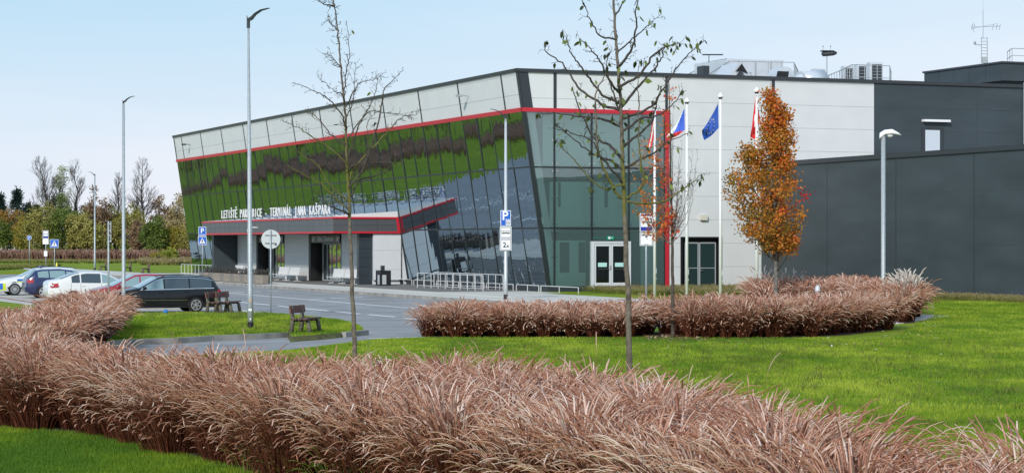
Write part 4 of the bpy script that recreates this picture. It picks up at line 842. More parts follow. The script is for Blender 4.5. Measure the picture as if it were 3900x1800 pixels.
# ---------------- railings
def hoop_rail(u0, u1, v, h, label, npost, group=None, low=True, name='railing', m=None):
    t = thing(name, label, 'railing', B(u0, v), group=group); m = m or mat('pale_rail', (.60, .61, .61), .4); r = .026
    mb = MB(); mb.tube([B(u0, v, 0), B(u0, v, h-.05), B(u0+(u1-u0)*.004, v, h), B(u1, v, h), B(u1, v, 0)], r, 6); part(mb, 'hoop', m, t)
    if low: mb = MB(); mb.tube([B(u0, v, .16), B(u1, v, .16)], r*.8, 6); part(mb, 'low_rail', m, t)
    for k in range(1, npost): mb = MB(); u = u0+(u1-u0)*k/npost; mb.tube([B(u, v, 0), B(u, v, h)], r*.9, 6); part(mb, 'upright', m, t)
    return t
hoop_rail(2.4, 13.7, 3.05, .92, 'front white hoop railing beside the leaning glass', 9, 'tall white railings')
hoop_rail(4.5, 16.4, .95, .92, 'rear white hoop railing close to the leaning glass', 10, 'tall white railings')
hoop_rail(63.5, 75, 3.4, .92, 'front white hoop railing at the far end of the terminal', 9, 'tall white railings')
hoop_rail(60.5, 72, .95, .92, 'rear white hoop railing at the far end of the terminal', 10, 'tall white railings')
k = 0
for (u0, u1) in ((-5.6, -.3), (0, 3.4), (3.9, 8.2), (8.6, 12.6), (13, 17), (17.5, 21.4), (21.8, 25)):
    k += 1; nm = ['at the glass corner of the terminal', 'just left of the pale lamp post', 'behind the right end of the hoop railings', 'behind the middle of the hoop railings', 'behind the left end of the hoop railings', 'right of the bright end wall', 'beside the litter bin'][k-1]
    hoop_rail(u0, u1, .55, .36, 'knee-high white rail '+nm, 2, 'knee-high white rails', low=False, name='low_rail')
# ---------------- planters
oct_ = lambda L_, W_, c: [(-L_+c, -W_), (L_-c, -W_), (L_, -W_+c), (L_, W_-c), (L_-c, W_), (-L_+c, W_), (-L_, W_-c), (-L_, -W_+c)]
pm = mat('planter_concrete', (.23, .205, .175), .95, var=.25, scale=12, bump=.6, bscale=90)
def planter_proto():
    t = thing('planter', '', 'planter')
    mb = MB(); a = oct_(1.2, .62, .42); V_ = [(x*.93, y*.93, .05) for x, y in a]+[(x, y, .62) for x, y in a]+[(x*.86, y*.82, .62) for x, y in a]+[(x*.86, y*.82, .5) for x, y in a]
    F_ = [tuple(range(7, -1, -1))]+[(l*8+i, l*8+(i+1) % 8, l*8+8+(i+1) % 8, l*8+8+i) for l in range(3) for i in range(8)]; mb.add(V_, F_); part(mb, 'tub', pm, t, world=False)
    mb = MB(); mb.add([(x*.86, y*.82, .56) for x, y in a], [tuple(range(8))]); part(mb, 'soil', M['soil'], t, world=False)
    mb = MB(); rnd = random.Random(5)
    for k in range(26):
        x, y = rnd.uniform(-.8, .8), rnd.uniform(-.35, .35); p = Vector((x, y, .55)); pts = [p]
        for j in range(3): p = p+Vector((rnd.uniform(-.08, .08), rnd.uniform(-.08, .08), rnd.uniform(.08, .17))); pts.append(p)
        mb.tube(pts, [.012, .01, .008, .004], 4)
        for q in pts[1:]:
            for s in range(4): o = Vector([rnd.uniform(-.06, .06) for _ in range(3)]); a1 = Vector([rnd.uniform(-1, 1) for _ in range(3)]).normalized()*.05; a2 = a1.orthogonal().normalized()*.03; mb.add([q+o-a1, q+o-a2, q+o+a1, q+o+a2], [(0, 1, 2, 3)])
    part(mb, 'twigs', mat('planter_plant', (.05, .045, .04), .8, var=.4, scale=20), t, world=False); return t
pp = planter_proto(); pl = ['rightmost concrete planter, touching the round sign pole in view', 'second concrete planter from the right, behind the tall lamp', 'third concrete planter from the right in the row', 'fourth concrete planter from the right in the row', 'fifth concrete planter from the right in the row', 'leftmost concrete planter beside the crossing sign']
for i in range(6):
    o = pp if i == 0 else copy_tree(pp); u = 29.6+i*2.75+(i > 3)*.4; o.location = B(u, 8.75, 0); o.rotation_euler = (0, 0, math.atan2(D1.y, D1.x)+random.uniform(-.04, .04)); tag(o, pl[i], 'planter', 'row of concrete planters on the pavement')
# ---------------- hydrant, blue ball, kerb slabs, other bits
hb = Vector(((3114-CX)/F*84.5, 84.5, 0)); t = thing('fire_hydrant', 'red fire hydrant with grey cap among the ornamental grasses', 'hydrant', hb)
mb = MB(); mb.lathe(hb, [(.10, 0), (.10, .62), (.16, .64), (.17, .82), (.1, .84)], 14); part(mb, 'body', mat('hydrant_red', (.5, .02, .03), .4), t, smooth=True)
mb = MB(); mb.lathe(hb+UP*.84, [(.10, 0), (.10, .1), (.13, .12), (.10, .16), (.10, .26), (.06, .3), (.03, .34)], 14); part(mb, 'cap', M['sign_back'], t, smooth=True)
mb = MB(); mb.tube([hb+UP*.73+Vector((.12, 0, 0)), hb+UP*.73+Vector((.22, 0, 0))], .07, 10); mb.tube([hb+UP*.73-Vector((.12, 0, 0)), hb+UP*.73-Vector((.22, 0, 0))], .07, 10); mb.tube([hb+UP*.73+Vector((0, -.1, 0)), hb+UP*.73+Vector((.02, -.22, 0))], .08, 10); part(mb, 'outlet', M['white_metal'], t)
gb = G(631, 1196); mb = MB()
mb.lathe(gb, [(.0, .0)]+[(.1*math.sin(a), .1-.1*math.cos(a)) for a in [math.pi*k/10 for k in range(1, 10)]]+[(.0, .2)], 16); single(mb, 'ball', mat('blue_ball', (.01, .17, .42), .25, var=.4, scale=9), 'small shiny blue ball lying on the lawn island behind the grass mound', 'ball', smooth=True)
mb = MB()
for (x, y, w_, a) in ((560, 1179, 1.1, .2), (600, 1181, .9, -.15), (640, 1178.5, 1.0, .1)): mb.box(G(x, y)+UP*.04, (w_, .35, .06), a, bev=.01)
# hangar at far left
hg = Vector(((10-CX)/F*420, 420, 0)); t = thing('hangar', 'pale arched hangar half hidden behind the trees at far left', 'building', hg)
mb = MB(); c = AT(-20, 925, 420); w_ = 3.9; prof = [(c.x+w_*math.sin(a), 2.2+4.9*math.cos(a)) for a in [R(k) for k in range(-90, 91, 10)]]
n = len(prof); V_ = [(x, 420, z) for x, z in prof]+[(x, 450, z) for x, z in prof]; mb.add(V_, [tuple(range(n))]+[(i, i+1, n+i+1, n+i) for i in range(n-1)]); mb.box((c.x, 420.2, 1.1), (2*w_, .3, 2.2)); part(mb, 'wall', mat('hangar_sheet', (.45, .46, .46), .6, var=.1, scale=1.5), t)
mb = MB(); mb.tube([Vector((x, 419.8, z+.1)) for x, z in prof], .22, 6); part(mb, 'roof_edge', M['dark_trim'], t)
# ================================================================== cars
def lerp_prof(P, x):
    for (a, b) in zip(P[:-1], P[1:]):
        if a[0] >= x >= b[0]: return a[1]+(b[1]-a[1])*((a[0]-x)/(a[0]-b[0]) if a[0] != b[0] else 0)
    return P[0][1] if x > P[0][0] else P[-1][1]
def car(label, paint, top, belt, xw, xr, wheels, W=1.76, zb=.2, rim='spoke', glass='car_glass', pillars=(), side=None, extra=None, r=.32):
    """top: silhouette (x, z) from nose to tail; belt: window line; xw=(windscreen base, roof start); xr=(roof end, rear glass base); side=(x_front, x_rear) of side glass"""
    t = thing('parked_car', label, 'car'); x0, x1 = top[0][0], top[-1][0]; xs = set(p[0] for p in top)
    n = 46
    for i in range(n+1): xs.add(round(x0+(x1-x0)*i/n, 3))
    xs = sorted(xs, reverse=True); hw = W/2
    def plan(x):
        e = min((x0-x), (x-x1)); return hw*(1-.20*max(0, 1-e/.75)**2.2)
    def zt(x): return lerp_prof(top, x)
    def zbl(x): return min(lerp_prof(belt, x), zt(x)-.03)
    cab0, cab1 = xw[0], xr[1]
    def wr(x):
        z_, b_ = zt(x), zbl(x); k = min(1, max(0, (z_-b_)/.42)); return plan(x)*(.93-.20*k)
    def ys(x, z):
        b_, z_ = zbl(x), zt(x); w_ = plan(x)
        if z >= b_: return w_*.965+(wr(x)-w_*.965)*min(1, (z-b_)/max(.03, z_-b_))
        zm = .55
        if z >= zm: return w_+(w_*.965-w_)*((z-zm)/max(.05, b_-zm))
        return w_*.97+(w_-w_*.97)*((z-zb)/(zm-zb))
    V_ = []; K = 0
    for x in xs:
        b_, z_ = zbl(x), zt(x); lo = zb+ (.12 if x > x0-.12 or x < x1+.12 else 0); zm = min(.55, b_-.02)
        half = [(0, lo), (plan(x)*.9, lo), (ys(x, lo+.03), lo+.05), (ys(x, zm), zm), (ys(x, b_), b_), (wr(x), z_), (wr(x)*.86, z_+.022), (wr(x)*.45, z_+.04), (0, z_+.045)]
        ring = half+[(-a, b) for a, b in half[-2:0:-1]]; K = len(ring); V_ += [(x, a, b) for a, b in ring]
    F_ = [(i*K+k, i*K+(k+1) % K, (i+1)*K+(k+1) % K, (i+1)*K+k) for i in range(len(xs)-1) for k in range(K)]+[tuple(range(K-1, -1, -1)), tuple((len(xs)-1)*K+k for k in range(K))]
    mb = MB(); mb.add(V_, F_); body = part(mb, 'body', paint, t, world=False, smooth=True)
    G_ = M.get(glass)
    def sidepatch(xa, xb, zlo, zhi, m, name, s, off=.006, parent=None, nn=14):
        mb = MB(); V2 = []
        for i in range(nn+1):
            x = xa+(xb-xa)*i/nn; a, b = zlo(x), zhi(x); b = max(a+.005, b)
            V2 += [(x, s*(ys(x, a)+off), a), (x, s*(ys(x, (a+b)/2)+off), (a+b)/2), (x, s*(ys(x, b)+off), b)]
        mb.add(V2, [(3*i+k, 3*i+3+k, 3*i+4+k, 3*i+1+k) for i in range(nn) for k in range(2)]); return part(mb, name, m, parent or body, world=False)
    sf, sr = side
    wlo = lambda x: lerp_prof(belt, x)+.02
    def whi(x):
        z_ = zt(x)-.055; return max(z_, wlo(x)+.004)
    cuts = [sf]+list(pillars)+[sr]
    for s in (-1, 1):
        for a, b, g in zip(cuts[:-1], cuts[1:], (['car_glass_clear'] + ['car_glass']*5) if glass == 'mix' else ['']*9):
            w_ = sidepatch(a-.03, b+.03, wlo, whi, M[g] if g else M['car_glass'] if glass == 'dark' else M['car_glass_clear'] if glass == 'clear' else G_, 'side_window', s)
        mb = MB()
        # arches and wheels
        for x in wheels:
            yy = ys(x, r)+.004
            arch = [(x+(r+.055)*math.cos(a), s*(yy+.002), max(zb-.02, r+.01+(r+.055)*math.sin(a))) for a in [math.pi*k/14 for k in range(15)]]
            mb.add(arch, [tuple(range(15))])
            arch2 = [(a, s*(yy-.12), b) for a, _, b in arch]
        part(mb, 'wheel_arch', M['black'], t, world=False)
        for x in wheels:
            yy = s*(ys(x, r)+.012); mb = MB()
            mb.lathe((x, yy-s*.2, r), [(r*.7, 0), (r*.97, .0), (r, .03), (r, .18), (r*.96, .205), (r*.70, .21)], 28, axis=(0, s, 0)); ty = part(mb, 'wheel', M['tyre'], t, world=False, smooth=False)
            mb = MB(); c = Vector((x, yy+s*.008, r)); R_ = r*.68
            for k in range(24):
                a, b = 2*math.pi*k/24, 2*math.pi*(k+1)/24
                P = [c+Vector((math.cos(q)*rr, 0, math.sin(q)*rr)) for q, rr in ((a, R_), (b, R_), (b, R_*.87), (a, R_*.87))]; mb.slab(*P, Vector((0, s*.012, 0)))
            ns_ = {'spoke': 5, 'multi': 14, 'twin': 6, 'star': 5}[rim]
            for k in range(ns_):
                a = 2*math.pi*k/ns_+.3; dv = Vector((math.cos(a), 0, math.sin(a))); pv = Vector((-math.sin(a), 0, math.cos(a)))
                wd = {'spoke': .16, 'multi': .065, 'twin': .05, 'star': .2}[rim]*R_
                for o in ((-.1, .1) if rim == 'twin' else (0,)):
                    P = [c+dv*R_*.12+pv*(o*R_-wd*.8), c+dv*R_*.9+pv*(o*R_-wd), c+dv*R_*.9+pv*(o*R_+wd), c+dv*R_*.12+pv*(o*R_+wd*.8)]; mb.slab(*P, Vector((0, s*.012, 0)))
            mb.disc(c, (0, s, 0), R_*.2, 12, .02); part(mb, 'rim', M['rim'], ty, world=False)
            mb = MB(); mb.disc(c-Vector((0, s*.02, 0)), (0, s, 0), R_*.9, 20, .012); part(mb, 'hub', M['black'], ty, world=False)
        # mirrors, handles, sill
        mb = MB(); mx_ = sf-.12; mb.box((mx_, s*(ys(mx_, .9)+.10), wlo(mx_)+.05), (.12, .2, .13), bev=.03); part(mb, 'mirror', paint if extra != 'black_mirror' else M['black'], t, world=False, smooth=True)
        for q in (cuts[1], cuts[2] if len(cuts) > 2 else cuts[1]-.9):
            mb = MB(); zq = lerp_prof(belt, q)-.13; mb.box((q+.13, s*(ys(q+.1, zq)+.012), zq), (.19, .02, .025), bev=.005); part(mb, 'door_handle', paint, t, world=False)
        mb = MB()
        for q in cuts[1:-1]+[cuts[-1]]: 
            if q > x1+1.0: mb.add([(q+o, s*(ys(q, z)+.003), z) for z in (.32, .6, lerp_prof(belt, q)) for o in (-.006, .006)], [(0, 1, 3, 2), (2, 3, 5, 4)])
        part(mb, 'door_gap', M['black'], body, world=False)
        sidepatch(wheels[0]-.42, wheels[1]+.42, lambda x: zb, lambda x: zb+.08, M['black'], 'sill', s, off=.012)
    # glass front and rear
    for (xa, xb, nm) in ((xw[0]+.02, xw[1]+.02, 'windscreen'), (xr[0]-.03, xr[1]+.03, 'rear_window')):
        mb = MB(); V2 = []; nn = 8
        for i in range(nn+1):
            x = xa+(xb-xa)*i/nn
            for f, dz in ((-.97, .003), (-.86, .022), (-.45, .04), (0, .045), (.45, .04), (.86, .022), (.97, .003)): V2.append((x, wr(x)*f, zt(x)+dz+.010))
        mb.add(V2, [(7*i+k, 7*i+7+k, 7*i+8+k, 7*i+1+k) for i in range(nn) for k in range(6)]); part(mb, nm, M['car_glass_clear'] if nm == 'windscreen' else M['car_glass'], body, world=False, smooth=True)
    return t, body, ys, zt, sidepatch, wlo, whi
def paint(name, col, var=0): return mat(name, col, .22, spec=.6, coat=.7, var=var, scale=3)
a_neg = math.atan2(-D2.y, -D2.x); a_pos = math.atan2(D2.y, D2.x)
def place(t, axle, W_, rotang, side):
    """put the car so that its local point (axle, side*W/2) stands on ground point W_"""
    rot = Matrix.Rotation(rotang, 3, 'Z'); t.location = Vector((W_.x, W_.y, 0.006)) - rot @ Vector((axle, side, 0)); t.rotation_euler = (0, 0, rotang)
# black estate
pb = mat('black_car_paint', (.005, .005, .006), .25, spec=.45, coat=.25)
top = [(2.34, .42), (2.33, .60), (2.2, .72), (1.85, .83), (1.15, .95), (1.0, .98), (.25, 1.36), (.0, 1.42), (-.6, 1.445), (-1.4, 1.43), (-1.95, 1.37), (-2.05, 1.34), (-2.26, 1.0), (-2.33, .93), (-2.36, .6), (-2.36, .42)]
t, body, ys, zt, sidepatch, wlo, whi = car('black estate car parked nearest, with chrome window trim and alloy wheels', pb, top, [(2.34, .80), (1.0, .92), (-2.1, .98), (-2.36, .98)], (1.02, .22), (-2.03, -2.26), (1.40, -1.30), rim='twin', pillars=(-.02, -1.05), side=(.92, -2.0), glass='mix', r=.31)
place(t, -1.30, G(746.6, 1189.7), a_neg, .86)
# roof rails, chrome trim, moulding, lamps
for s in (-1, 1):
    mb = MB(); pts = [(x, s*(ys(x, zt(x))-.06), zt(x)+dz) for x, dz in ((.05, .03), (-.1, .075), (-1.0, .075), (-1.85, .07), (-2.0, .03))]; mb.tube(pts, .018, 6); part(mb, 'roof_rail', M['galv_dark'], t, world=False)
    sidepatch(.97, -2.06, lambda x: wlo(x)-.035, lambda x: wlo(x)-.005, M['chrome'], 'chrome_trim', s, off=.012)
    sidepatch(.93, -2.06, lambda x: whi(x)+.002, lambda x: whi(x)+.024, M['chrome'], 'chrome_trim', s, off=.010)
    sidepatch(.98, -.95, lambda x: .50, lambda x: .515, M['chrome'], 'side_moulding', s, off=.014)
    mb = MB(); mb.box((-2.27, s*.74, .80), (.14, .2, .22), bev=.03); part(mb, 'tail_lamp', M['lens_red'], t, world=False)
    mb = MB(); mb.box((2.2, s*.62, .66), (.2, .3, .14), bev=.03); part(mb, 'headlight', M['lens_clear'], t, world=False)
    mb = MB(); mb.box((.99+.18, s*.885, .70), (.09, .02, .035)); part(mb, 'indicator', M['lens_clear'], t, world=False)
# red car
pr = paint('red_car_paint', (.30, .01, .02))
top = [(2.05, .42), (2.04, .60), (1.85, .76), (1.3, .90), (1.1, .94), (.1, 1.40), (-.4, 1.44), (-1.1, 1.42), (-1.7, 1.3), (-2.0, .98), (-2.06, .9), (-2.08, .45)]
t, body, ys, zt, sp2, wlo, whi = car('red car between the black estate and the white liftback, mostly hidden', pr, top, [(2.05, .80), (1.1, .88), (-1.9, .96)], (1.1, .12), (-1.65, -1.98), (1.3, -1.25), rim='star', pillars=(-.1, -.95), side=(.95, -1.7), glass='clear')
place(t, 0, B(-22.6, 28.7), a_neg, .86)
# white liftback, tail to the left
pw_ = paint('white_car_paint', (.68, .68, .66), var=.02)
top = [(2.40, .42), (2.39, .58), (2.2, .72), (1.7, .86), (1.25, .93), (1.1, .96), (.25, 1.38), (-.1, 1.44), (-.7, 1.45), (-1.2, 1.38), (-1.95, 1.10), (-2.3, 1.05), (-2.42, .98), (-2.44, .45)]
t, body, ys, zt, sp3, wlo, whi = car('white liftback with dark rear windows, tail towards the left', pw_, top, [(2.4, .82), (1.1, .92), (-1.5, .96), (-2.44, .93)], (1.12, .22), (-1.0, -1.9), (1.42, -1.34), W=1.82, rim='star', pillars=(-.02, -.98), side=(1.0, -1.42), glass='mix')
place(t, -1.34, G(277.8, 1158), a_pos, -.88)
for s in (-1, 1):
    mb = MB(); mb.add([(x, s*y, z) for x, y, z in ((-2.38, .60, .94), (-2.30, .78, .98), (-1.98, .905, .86), (-2.02, .905, .78), (-2.3, .83, .76), (-2.44, .62, .78))], [(0, 1, 2, 3, 4, 5)]); o = part(mb, 'tail_lamp', M['lens_red'], t, world=False)
    sp3(-2.0, -2.36, lambda x: .775, lambda x: .93+(x+2.2)*.2, M['lens_red'], 'tail_lamp', s, off=.012, parent=t, nn=5)
    sp3(-2.2, -2.34, lambda x: .83, lambda x: .89, M['lens_clear'], 'lamp_lens', s, off=.017, parent=t, nn=3)
mb = MB(); mb.box((-2.44, 0, .80), (.02, .5, .11)); part(mb, 'number_plate', M['sign_white'], t, world=False)
# blue hatchback
pbl = paint('blue_car_paint', (.014, .02, .085))
top = [(1.98, .42), (1.97, .62), (1.8, .80), (1.3, .94), (1.1, .98), (.2, 1.38), (-.3, 1.45), (-1.2, 1.43), (-1.62, 1.36), (-1.98, .98), (-2.04, .88), (-2.08, .5), (-2.06, .42)]
t, body, ys, zt, sp4, wlo, whi = car('dark blue hatchback with red tail lamp facing left, star wheels', pbl, top, [(1.98, .84), (1.1, .94), (-1.7, 1.04), (-2.08, .95)], (1.1, .22), (-1.58, -1.96), (1.25, -1.22), W=1.75, rim='star', pillars=(-.08, -.92), side=(.95, -1.52), glass='clear', r=.33)
place(t, -1.22, G(166, 1135.4), a_pos, -.85)
for s in (-1, 1): sp4(-1.72, -2.02, lambda x: .78, lambda x: .95, M['lens_red'], 'tail_lamp', s, off=.014, parent=t, nn=5)
mb = MB(); mb.box((-2.08, 0, .5), (.1, 1.4, .12), bev=.03); part(mb, 'bumper_strip', pbl, t, world=False)
# police estate
pp_ = paint('white_police_paint', (.66, .67, .67))
top = [(2.34, .42), (2.33, .62), (2.2, .74), (1.7, .87), (1.15, .96), (1.0, .99), (.2, 1.38), (-.2, 1.45), (-1.0, 1.455), (-1.8, 1.40), (-2.0, 1.34), (-2.28, 1.0), (-2.34, .9), (-2.34, .45)]
t, body, ys, zt, sp5, wlo, whi = car('white police estate car with blue and yellow markings at far left', pp_, top, [(2.34, .82), (1.0, .94), (-2.34, 1.0)], (1.02, .17), (-1.98, -2.26), (1.38, -1.3), W=1.81, rim='multi', pillars=(-.02, -1.05), side=(.9, -2.0), glass='clear', extra='black_mirror', r=.33)
place(t, 1.38, G(56, 1124.5), a_neg, .88)
yel, pbl2 = mat('police_yellow', (.55, .62, .02), .35), mat('police_blue', (.01, .12, .48), .35)
for s in (-1, 1):
    sp5(1.25, -2.1, lambda x: .76, lambda x: .87, pbl2, 'blue_stripe', s, off=.010)
    sp5(1.25, -2.1, lambda x: .70, lambda x: .755, yel, 'yellow_stripe', s, off=.009)
    sp5(2.28, 1.85, lambda x: .28, lambda x: .64, yel, 'yellow_patch', s, off=.010, nn=4); sp5(2.2, 2.0, lambda x: .32, lambda x: .66, pbl2, 'blue_patch', s, off=.014, nn=4)
    mb = MB(); mb.box((2.19, s*.62, .70), (.22, .34, .13), bev=.03); part(mb, 'headlight', M['lens_clear'], t, world=False)
    mb = MB(); pts = [(x, s*(ys(x, zt(x))-.06), zt(x)+dz) for x, dz in ((.0, .03), (-.15, .07), (-1.0, .07), (-1.75, .065), (-1.95, .03))]; mb.tube(pts, .018, 6); part(mb, 'roof_rail', M['galv_dark'], t, world=False)
    mb = MB(); text_mb('POLICIE', .26, .003, mb, (-.1, s*(ys(-.1, .5)+.012), .40), Vector((-s*1.0, 0, 0)), Vector((0, 0, 1)), Vector((0, s*1.0, 0)), bold=.006); part(mb, 'lettering', M['sign_black'], t, world=False)
mb = MB(); mb.box((-.15, 0, 1.53), (.2, 1.0, .07), bev=.02); part(mb, 'light_bar', mat('light_bar_blue', (.02, .05, .2), .2), t, world=False)
# ================================================================== vegetation
def WP(l): return [(((x-CX)/F*d), d) for x, d in l]
def gpoly(l): return [(G(x, y).x, G(x, y).y) for x, y in l]
def stems(C, per, h, seed, K=8, w_stem=.0045, w_plume=.015, spread=1.0, plume=.3, hvar=.16, hfun=None, colr=(0, .35, .55, 1.0), rad=.10, straight=.15, wind=(0, 0), skirt=0):
    rng = np.random.default_rng(seed); n = len(C)*per
    cid = np.repeat(np.arange(len(C)), per); ch = rng.uniform(1-hvar, 1+hvar*.6, len(C))[cid]; 
    az = rng.uniform(0, 2*np.pi, n); q = np.sqrt(rng.uniform(0, 1, n)); q = np.where(rng.uniform(0, 1, n) < straight, q*.3, q)
    P = np.zeros((n, 3)); P[:, 0] = C[cid, 0]+np.cos(az)*q*rad*1.6; P[:, 1] = C[cid, 1]+np.sin(az)*q*rad*1.6
    az2 = az+rng.normal(0, .35, n)
    low = rng.uniform(0, 1, n) < skirt; hh = h*ch*np.where(low, rng.uniform(.22, .78, n), rng.uniform(.74, 1.08, n)*(1-.3*q**2*rng.uniform(0, 1, n)))
    if hfun is not None: hh = hh*hfun(P[:, 0], P[:, 1])
    Lh = hh*(1+.28*q*spread); th0 = .04+.34*q*spread*rng.uniform(.5, 1.3, n); th1 = (.25+.85*q*spread)*rng.uniform(.6, 1.4, n)+np.where(low, .45, 0); dr = rng.uniform(.3, 1.25, n)
    er = np.stack([np.cos(az2)+wind[0], np.sin(az2)+wind[1], np.zeros(n)], 1); er /= np.linalg.norm(er, axis=1)[:, None]
    es = np.stack([-er[:, 1], er[:, 0], np.zeros(n)], 1); up = np.array([0, 0, 1.0])
    ts = np.concatenate([np.linspace(0, 1-plume, K-4, endpoint=False), 1-plume+np.linspace(0, plume, 5)[:4], [1.0]])[:K] if K > 5 else np.linspace(0, 1, K)
    ts = np.unique(ts); K = len(ts); V = np.zeros((n, K, 3, 3)); A = np.zeros((n, K, 3)); cr_ = rng.uniform(0, 1, n); ctint = (rng.normal(0, .06, len(C))[cid] if per > 20 else 0)
    p = P.copy(); prev = 0
    for k, t in enumerate(ts):
        th = th0+th1*t**2+dr*max(0, (t-(1-plume))/plume)**1.3
        if k:
            dl = (t-prev)*Lh; p = p+er*(np.sin(th)*dl)[:, None]+up*(np.cos(th)*dl)[:, None]
        prev = t; T = er*np.sin(th)[:, None]+up*np.cos(th)[:, None]; Nn = np.cross(es, T)
        if t < 1-plume-1e-6: w_ = w_stem*(1-.2*t)
        else:
            s = (t-(1-plume))/plume; w_ = w_stem*.6+(w_plume-w_stem*.6)*(math.sin(math.pi*min(1, s**.75*1.0)) if s < .999 else 0)
        w_ = w_*np.ones(n)
        for j, (a, b) in enumerate(((1, -.35), (-1, -.35), (0, .7))): V[:, k, j] = p+es*(w_*a)[:, None]+Nn*(w_*b)[:, None]
        tip = 0 if t < 1-plume-1e-6 else 1
        A[:, k, :] = np.clip((colr[0]+(colr[1]-colr[0])*cr_) if not tip else (colr[2]+(colr[3]-colr[2])*cr_)+ctint, 0, 1)[:, None]
    idx = np.arange(n*K*3).reshape(n, K, 3); Q = []
    for j in range(3):
        j2 = (j+1) % 3; Q.append(np.stack([idx[:, :-1, j], idx[:, :-1, j2], idx[:, 1:, j2], idx[:, 1:, j]], -1).reshape(-1, 4))
    return V.reshape(-1, 3), np.concatenate(Q), A.ravel()
def join(parts_):
    V, Q, A, o = [], [], [], 0
    for v, q, a in parts_: V.append(v); Q.append(q+o); A.append(a); o += len(v)
    return np.concatenate(V), np.concatenate(Q), np.concatenate(A)
def clumps(poly, sp, seed):
    rng = np.random.default_rng(seed); xs = [p[0] for p in poly]; ys = [p[1] for p in poly]; P = []
    y = min(ys); r = 0
    while y < max(ys):
        x = min(xs)+(r % 2)*sp/2
        while x < max(xs): P.append((x, y)); x += sp
        y += sp*.87; r += 1
    P = np.array(P)+rng.normal(0, sp*.16, (len(P), 2)); return P[inpoly(P, poly)]
plume_cols = [(.04, .012, .006), (.135, .044, .023), (.275, .100, .054), (.485, .222, .142), (.69, .40, .285), (.90, .72, .61)]
pm1 = leafmat('plume_grass', plume_cols, trans=.25, rough=.75, spec=.12)
pale_cols = [(.10, .045, .028), (.24, .12, .08), (.45, .30, .24), (.62, .52, .44), (.72, .64, .56), (.78, .72, .65)]
pm2 = leafmat('pale_plume_grass', pale_cols, trans=.22, rough=.6)
def bed(name, label, polys, sp, per, h, seed, soil=None, m=None, leafper=0, tall=0, parts_extra=(), **kw):
    PR = []
    for i, poly in enumerate(polys):
        C = clumps(poly, sp, seed+i); PR.append(stems(C, per, h, seed+i, **kw))
        k2 = dict(kw); k2.update(w_plume=kw.get('w_stem', .0045)*2.0, w_stem=kw.get('w_stem', .0045)*1.9, plume=.4, colr=(.05, .45, .05, .5))
        if leafper: PR.append(stems(C, leafper, h*.8, seed+50+i, **k2))
        if tall:
            rng = np.random.default_rng(seed+9); C2 = C[rng.uniform(0, 1, len(C)) < tall]
            k3 = dict(kw); k3.update(spread=.3, straight=1, colr=(.2, .4, .7, 1.0), plume=.2, w_plume=kw.get('w_plume', .01)*.6); 
            if len(C2): PR.append(stems(C2, 2, h*1.2, seed+77, **k3))
    PR += list(parts_extra); V, Q, A = join(PR); me = np_mesh(name, V, Q, m or pm1, {'rnd': A}); o = np_obj(name, me); tag(o, label, 'ornamental grass', kind='stuff'); return o
fore_back = [(-250, 44), (0, 39), (250, 35.5), (515, 32.8), (800, 31), (1050, 30.8), (1600, 30.6), (2000, 29), (2398, 26.5), (2720, 24.3), (3028, 21.5), (3330, 18.7), (3630, 17.2), (3900, 18.3), (4100, 18.5)]
fore_front = [(4100, 13.8), (3800, 14.2), (3400, 15.0), (3000, 16.8), (2400, 19.2), (1900, 21.5), (1500, 22.8), (1200, 24.0), (1000, 25.6), (860, 27.0), (700, 28.6), (520, 30.1), (300, 31.6), (0, 32.8), (-250, 34)]
FORE = WP(fore_back+fore_front)
bed('ornamental_grass_bed', 'big foreground bed of drooping dusty pink ornamental grass', [FORE], .64, 300, 1.36, 11, leafper=90, tall=.20, w_plume=.0092, w_stem=.0027, K=10, wind=(-.06, -.03), hvar=.15, skirt=.36, rad=.17, straight=.22)
mb = MB(); mb.prism(FORE, -.01, .02); struct(mb, 'planting_bed_soil', M['soil'], 'dark soil under the big foreground grass bed')
B2 = WP([(445, 66.5), (455, 72.5), (400, 75), (300, 71), (150, 62.5), (-100, 58), (-100, 50), (100, 51), (250, 54), (370, 60)])
def hf2(x, y): return .80+.24*np.clip((y-52)/16, 0, 1)
bed('grass_mound', 'rounded mound of brown ornamental grass at the left, in front of the white and black cars', [B2], .72, 210, 1.24, 21, leafper=50, w_plume=.015, w_stem=.005, K=8, hfun=hf2, spread=1.1, skirt=.34)
B3a = WP([(1618, 65.0), (1700, 64.5), (1889, 64.6), (2390, 64.2), (2450, 66.2), (2450, 68.4), (2000, 68.8), (1750, 68.5), (1650, 67.6)])
B3b = WP([(2600, 63.6), (2930, 63.9), (3230, 66.3), (3380, 70.6), (3395, 73.5), (3200, 71), (2900, 69), (2600, 68), (2450, 68.4), (2450, 66.8), (2570, 66.4)])
def hf3(x, y): return np.where(x < 4.0, .86, 1.02)
bed('ornamental_grass_hedge', 'long low hedge of dark pink ornamental grass across the middle of the lawn', [B3a, B3b], .66, 200, 1.24, 31, leafper=45, tall=.03, w_plume=.0145, w_stem=.005, K=8, hfun=hf3, spread=1.05, skirt=.34)
B3c = WP([(2880, 88), (2890, 96), (3200, 96), (3450, 90), (3490, 84), (3482, 76.5), (3450, 76), (3400, 79), (3250, 86), (3100, 89)])
Ct = clumps(WP([(3400, 80), (3470, 77.5), (3485, 82), (3425, 86)]), .7, 5); Ct2 = clumps(WP([(2895, 89), (3060, 91), (3060, 94), (2895, 93)]), 1.3, 6)
bed('grass_thicket', 'thicket of ornamental grass behind the hydrant and round the lamp post', [B3c], .85, 130, 1.42, 41, w_plume=.022, w_stem=.008, K=8, spread=1.0, skirt=.3)
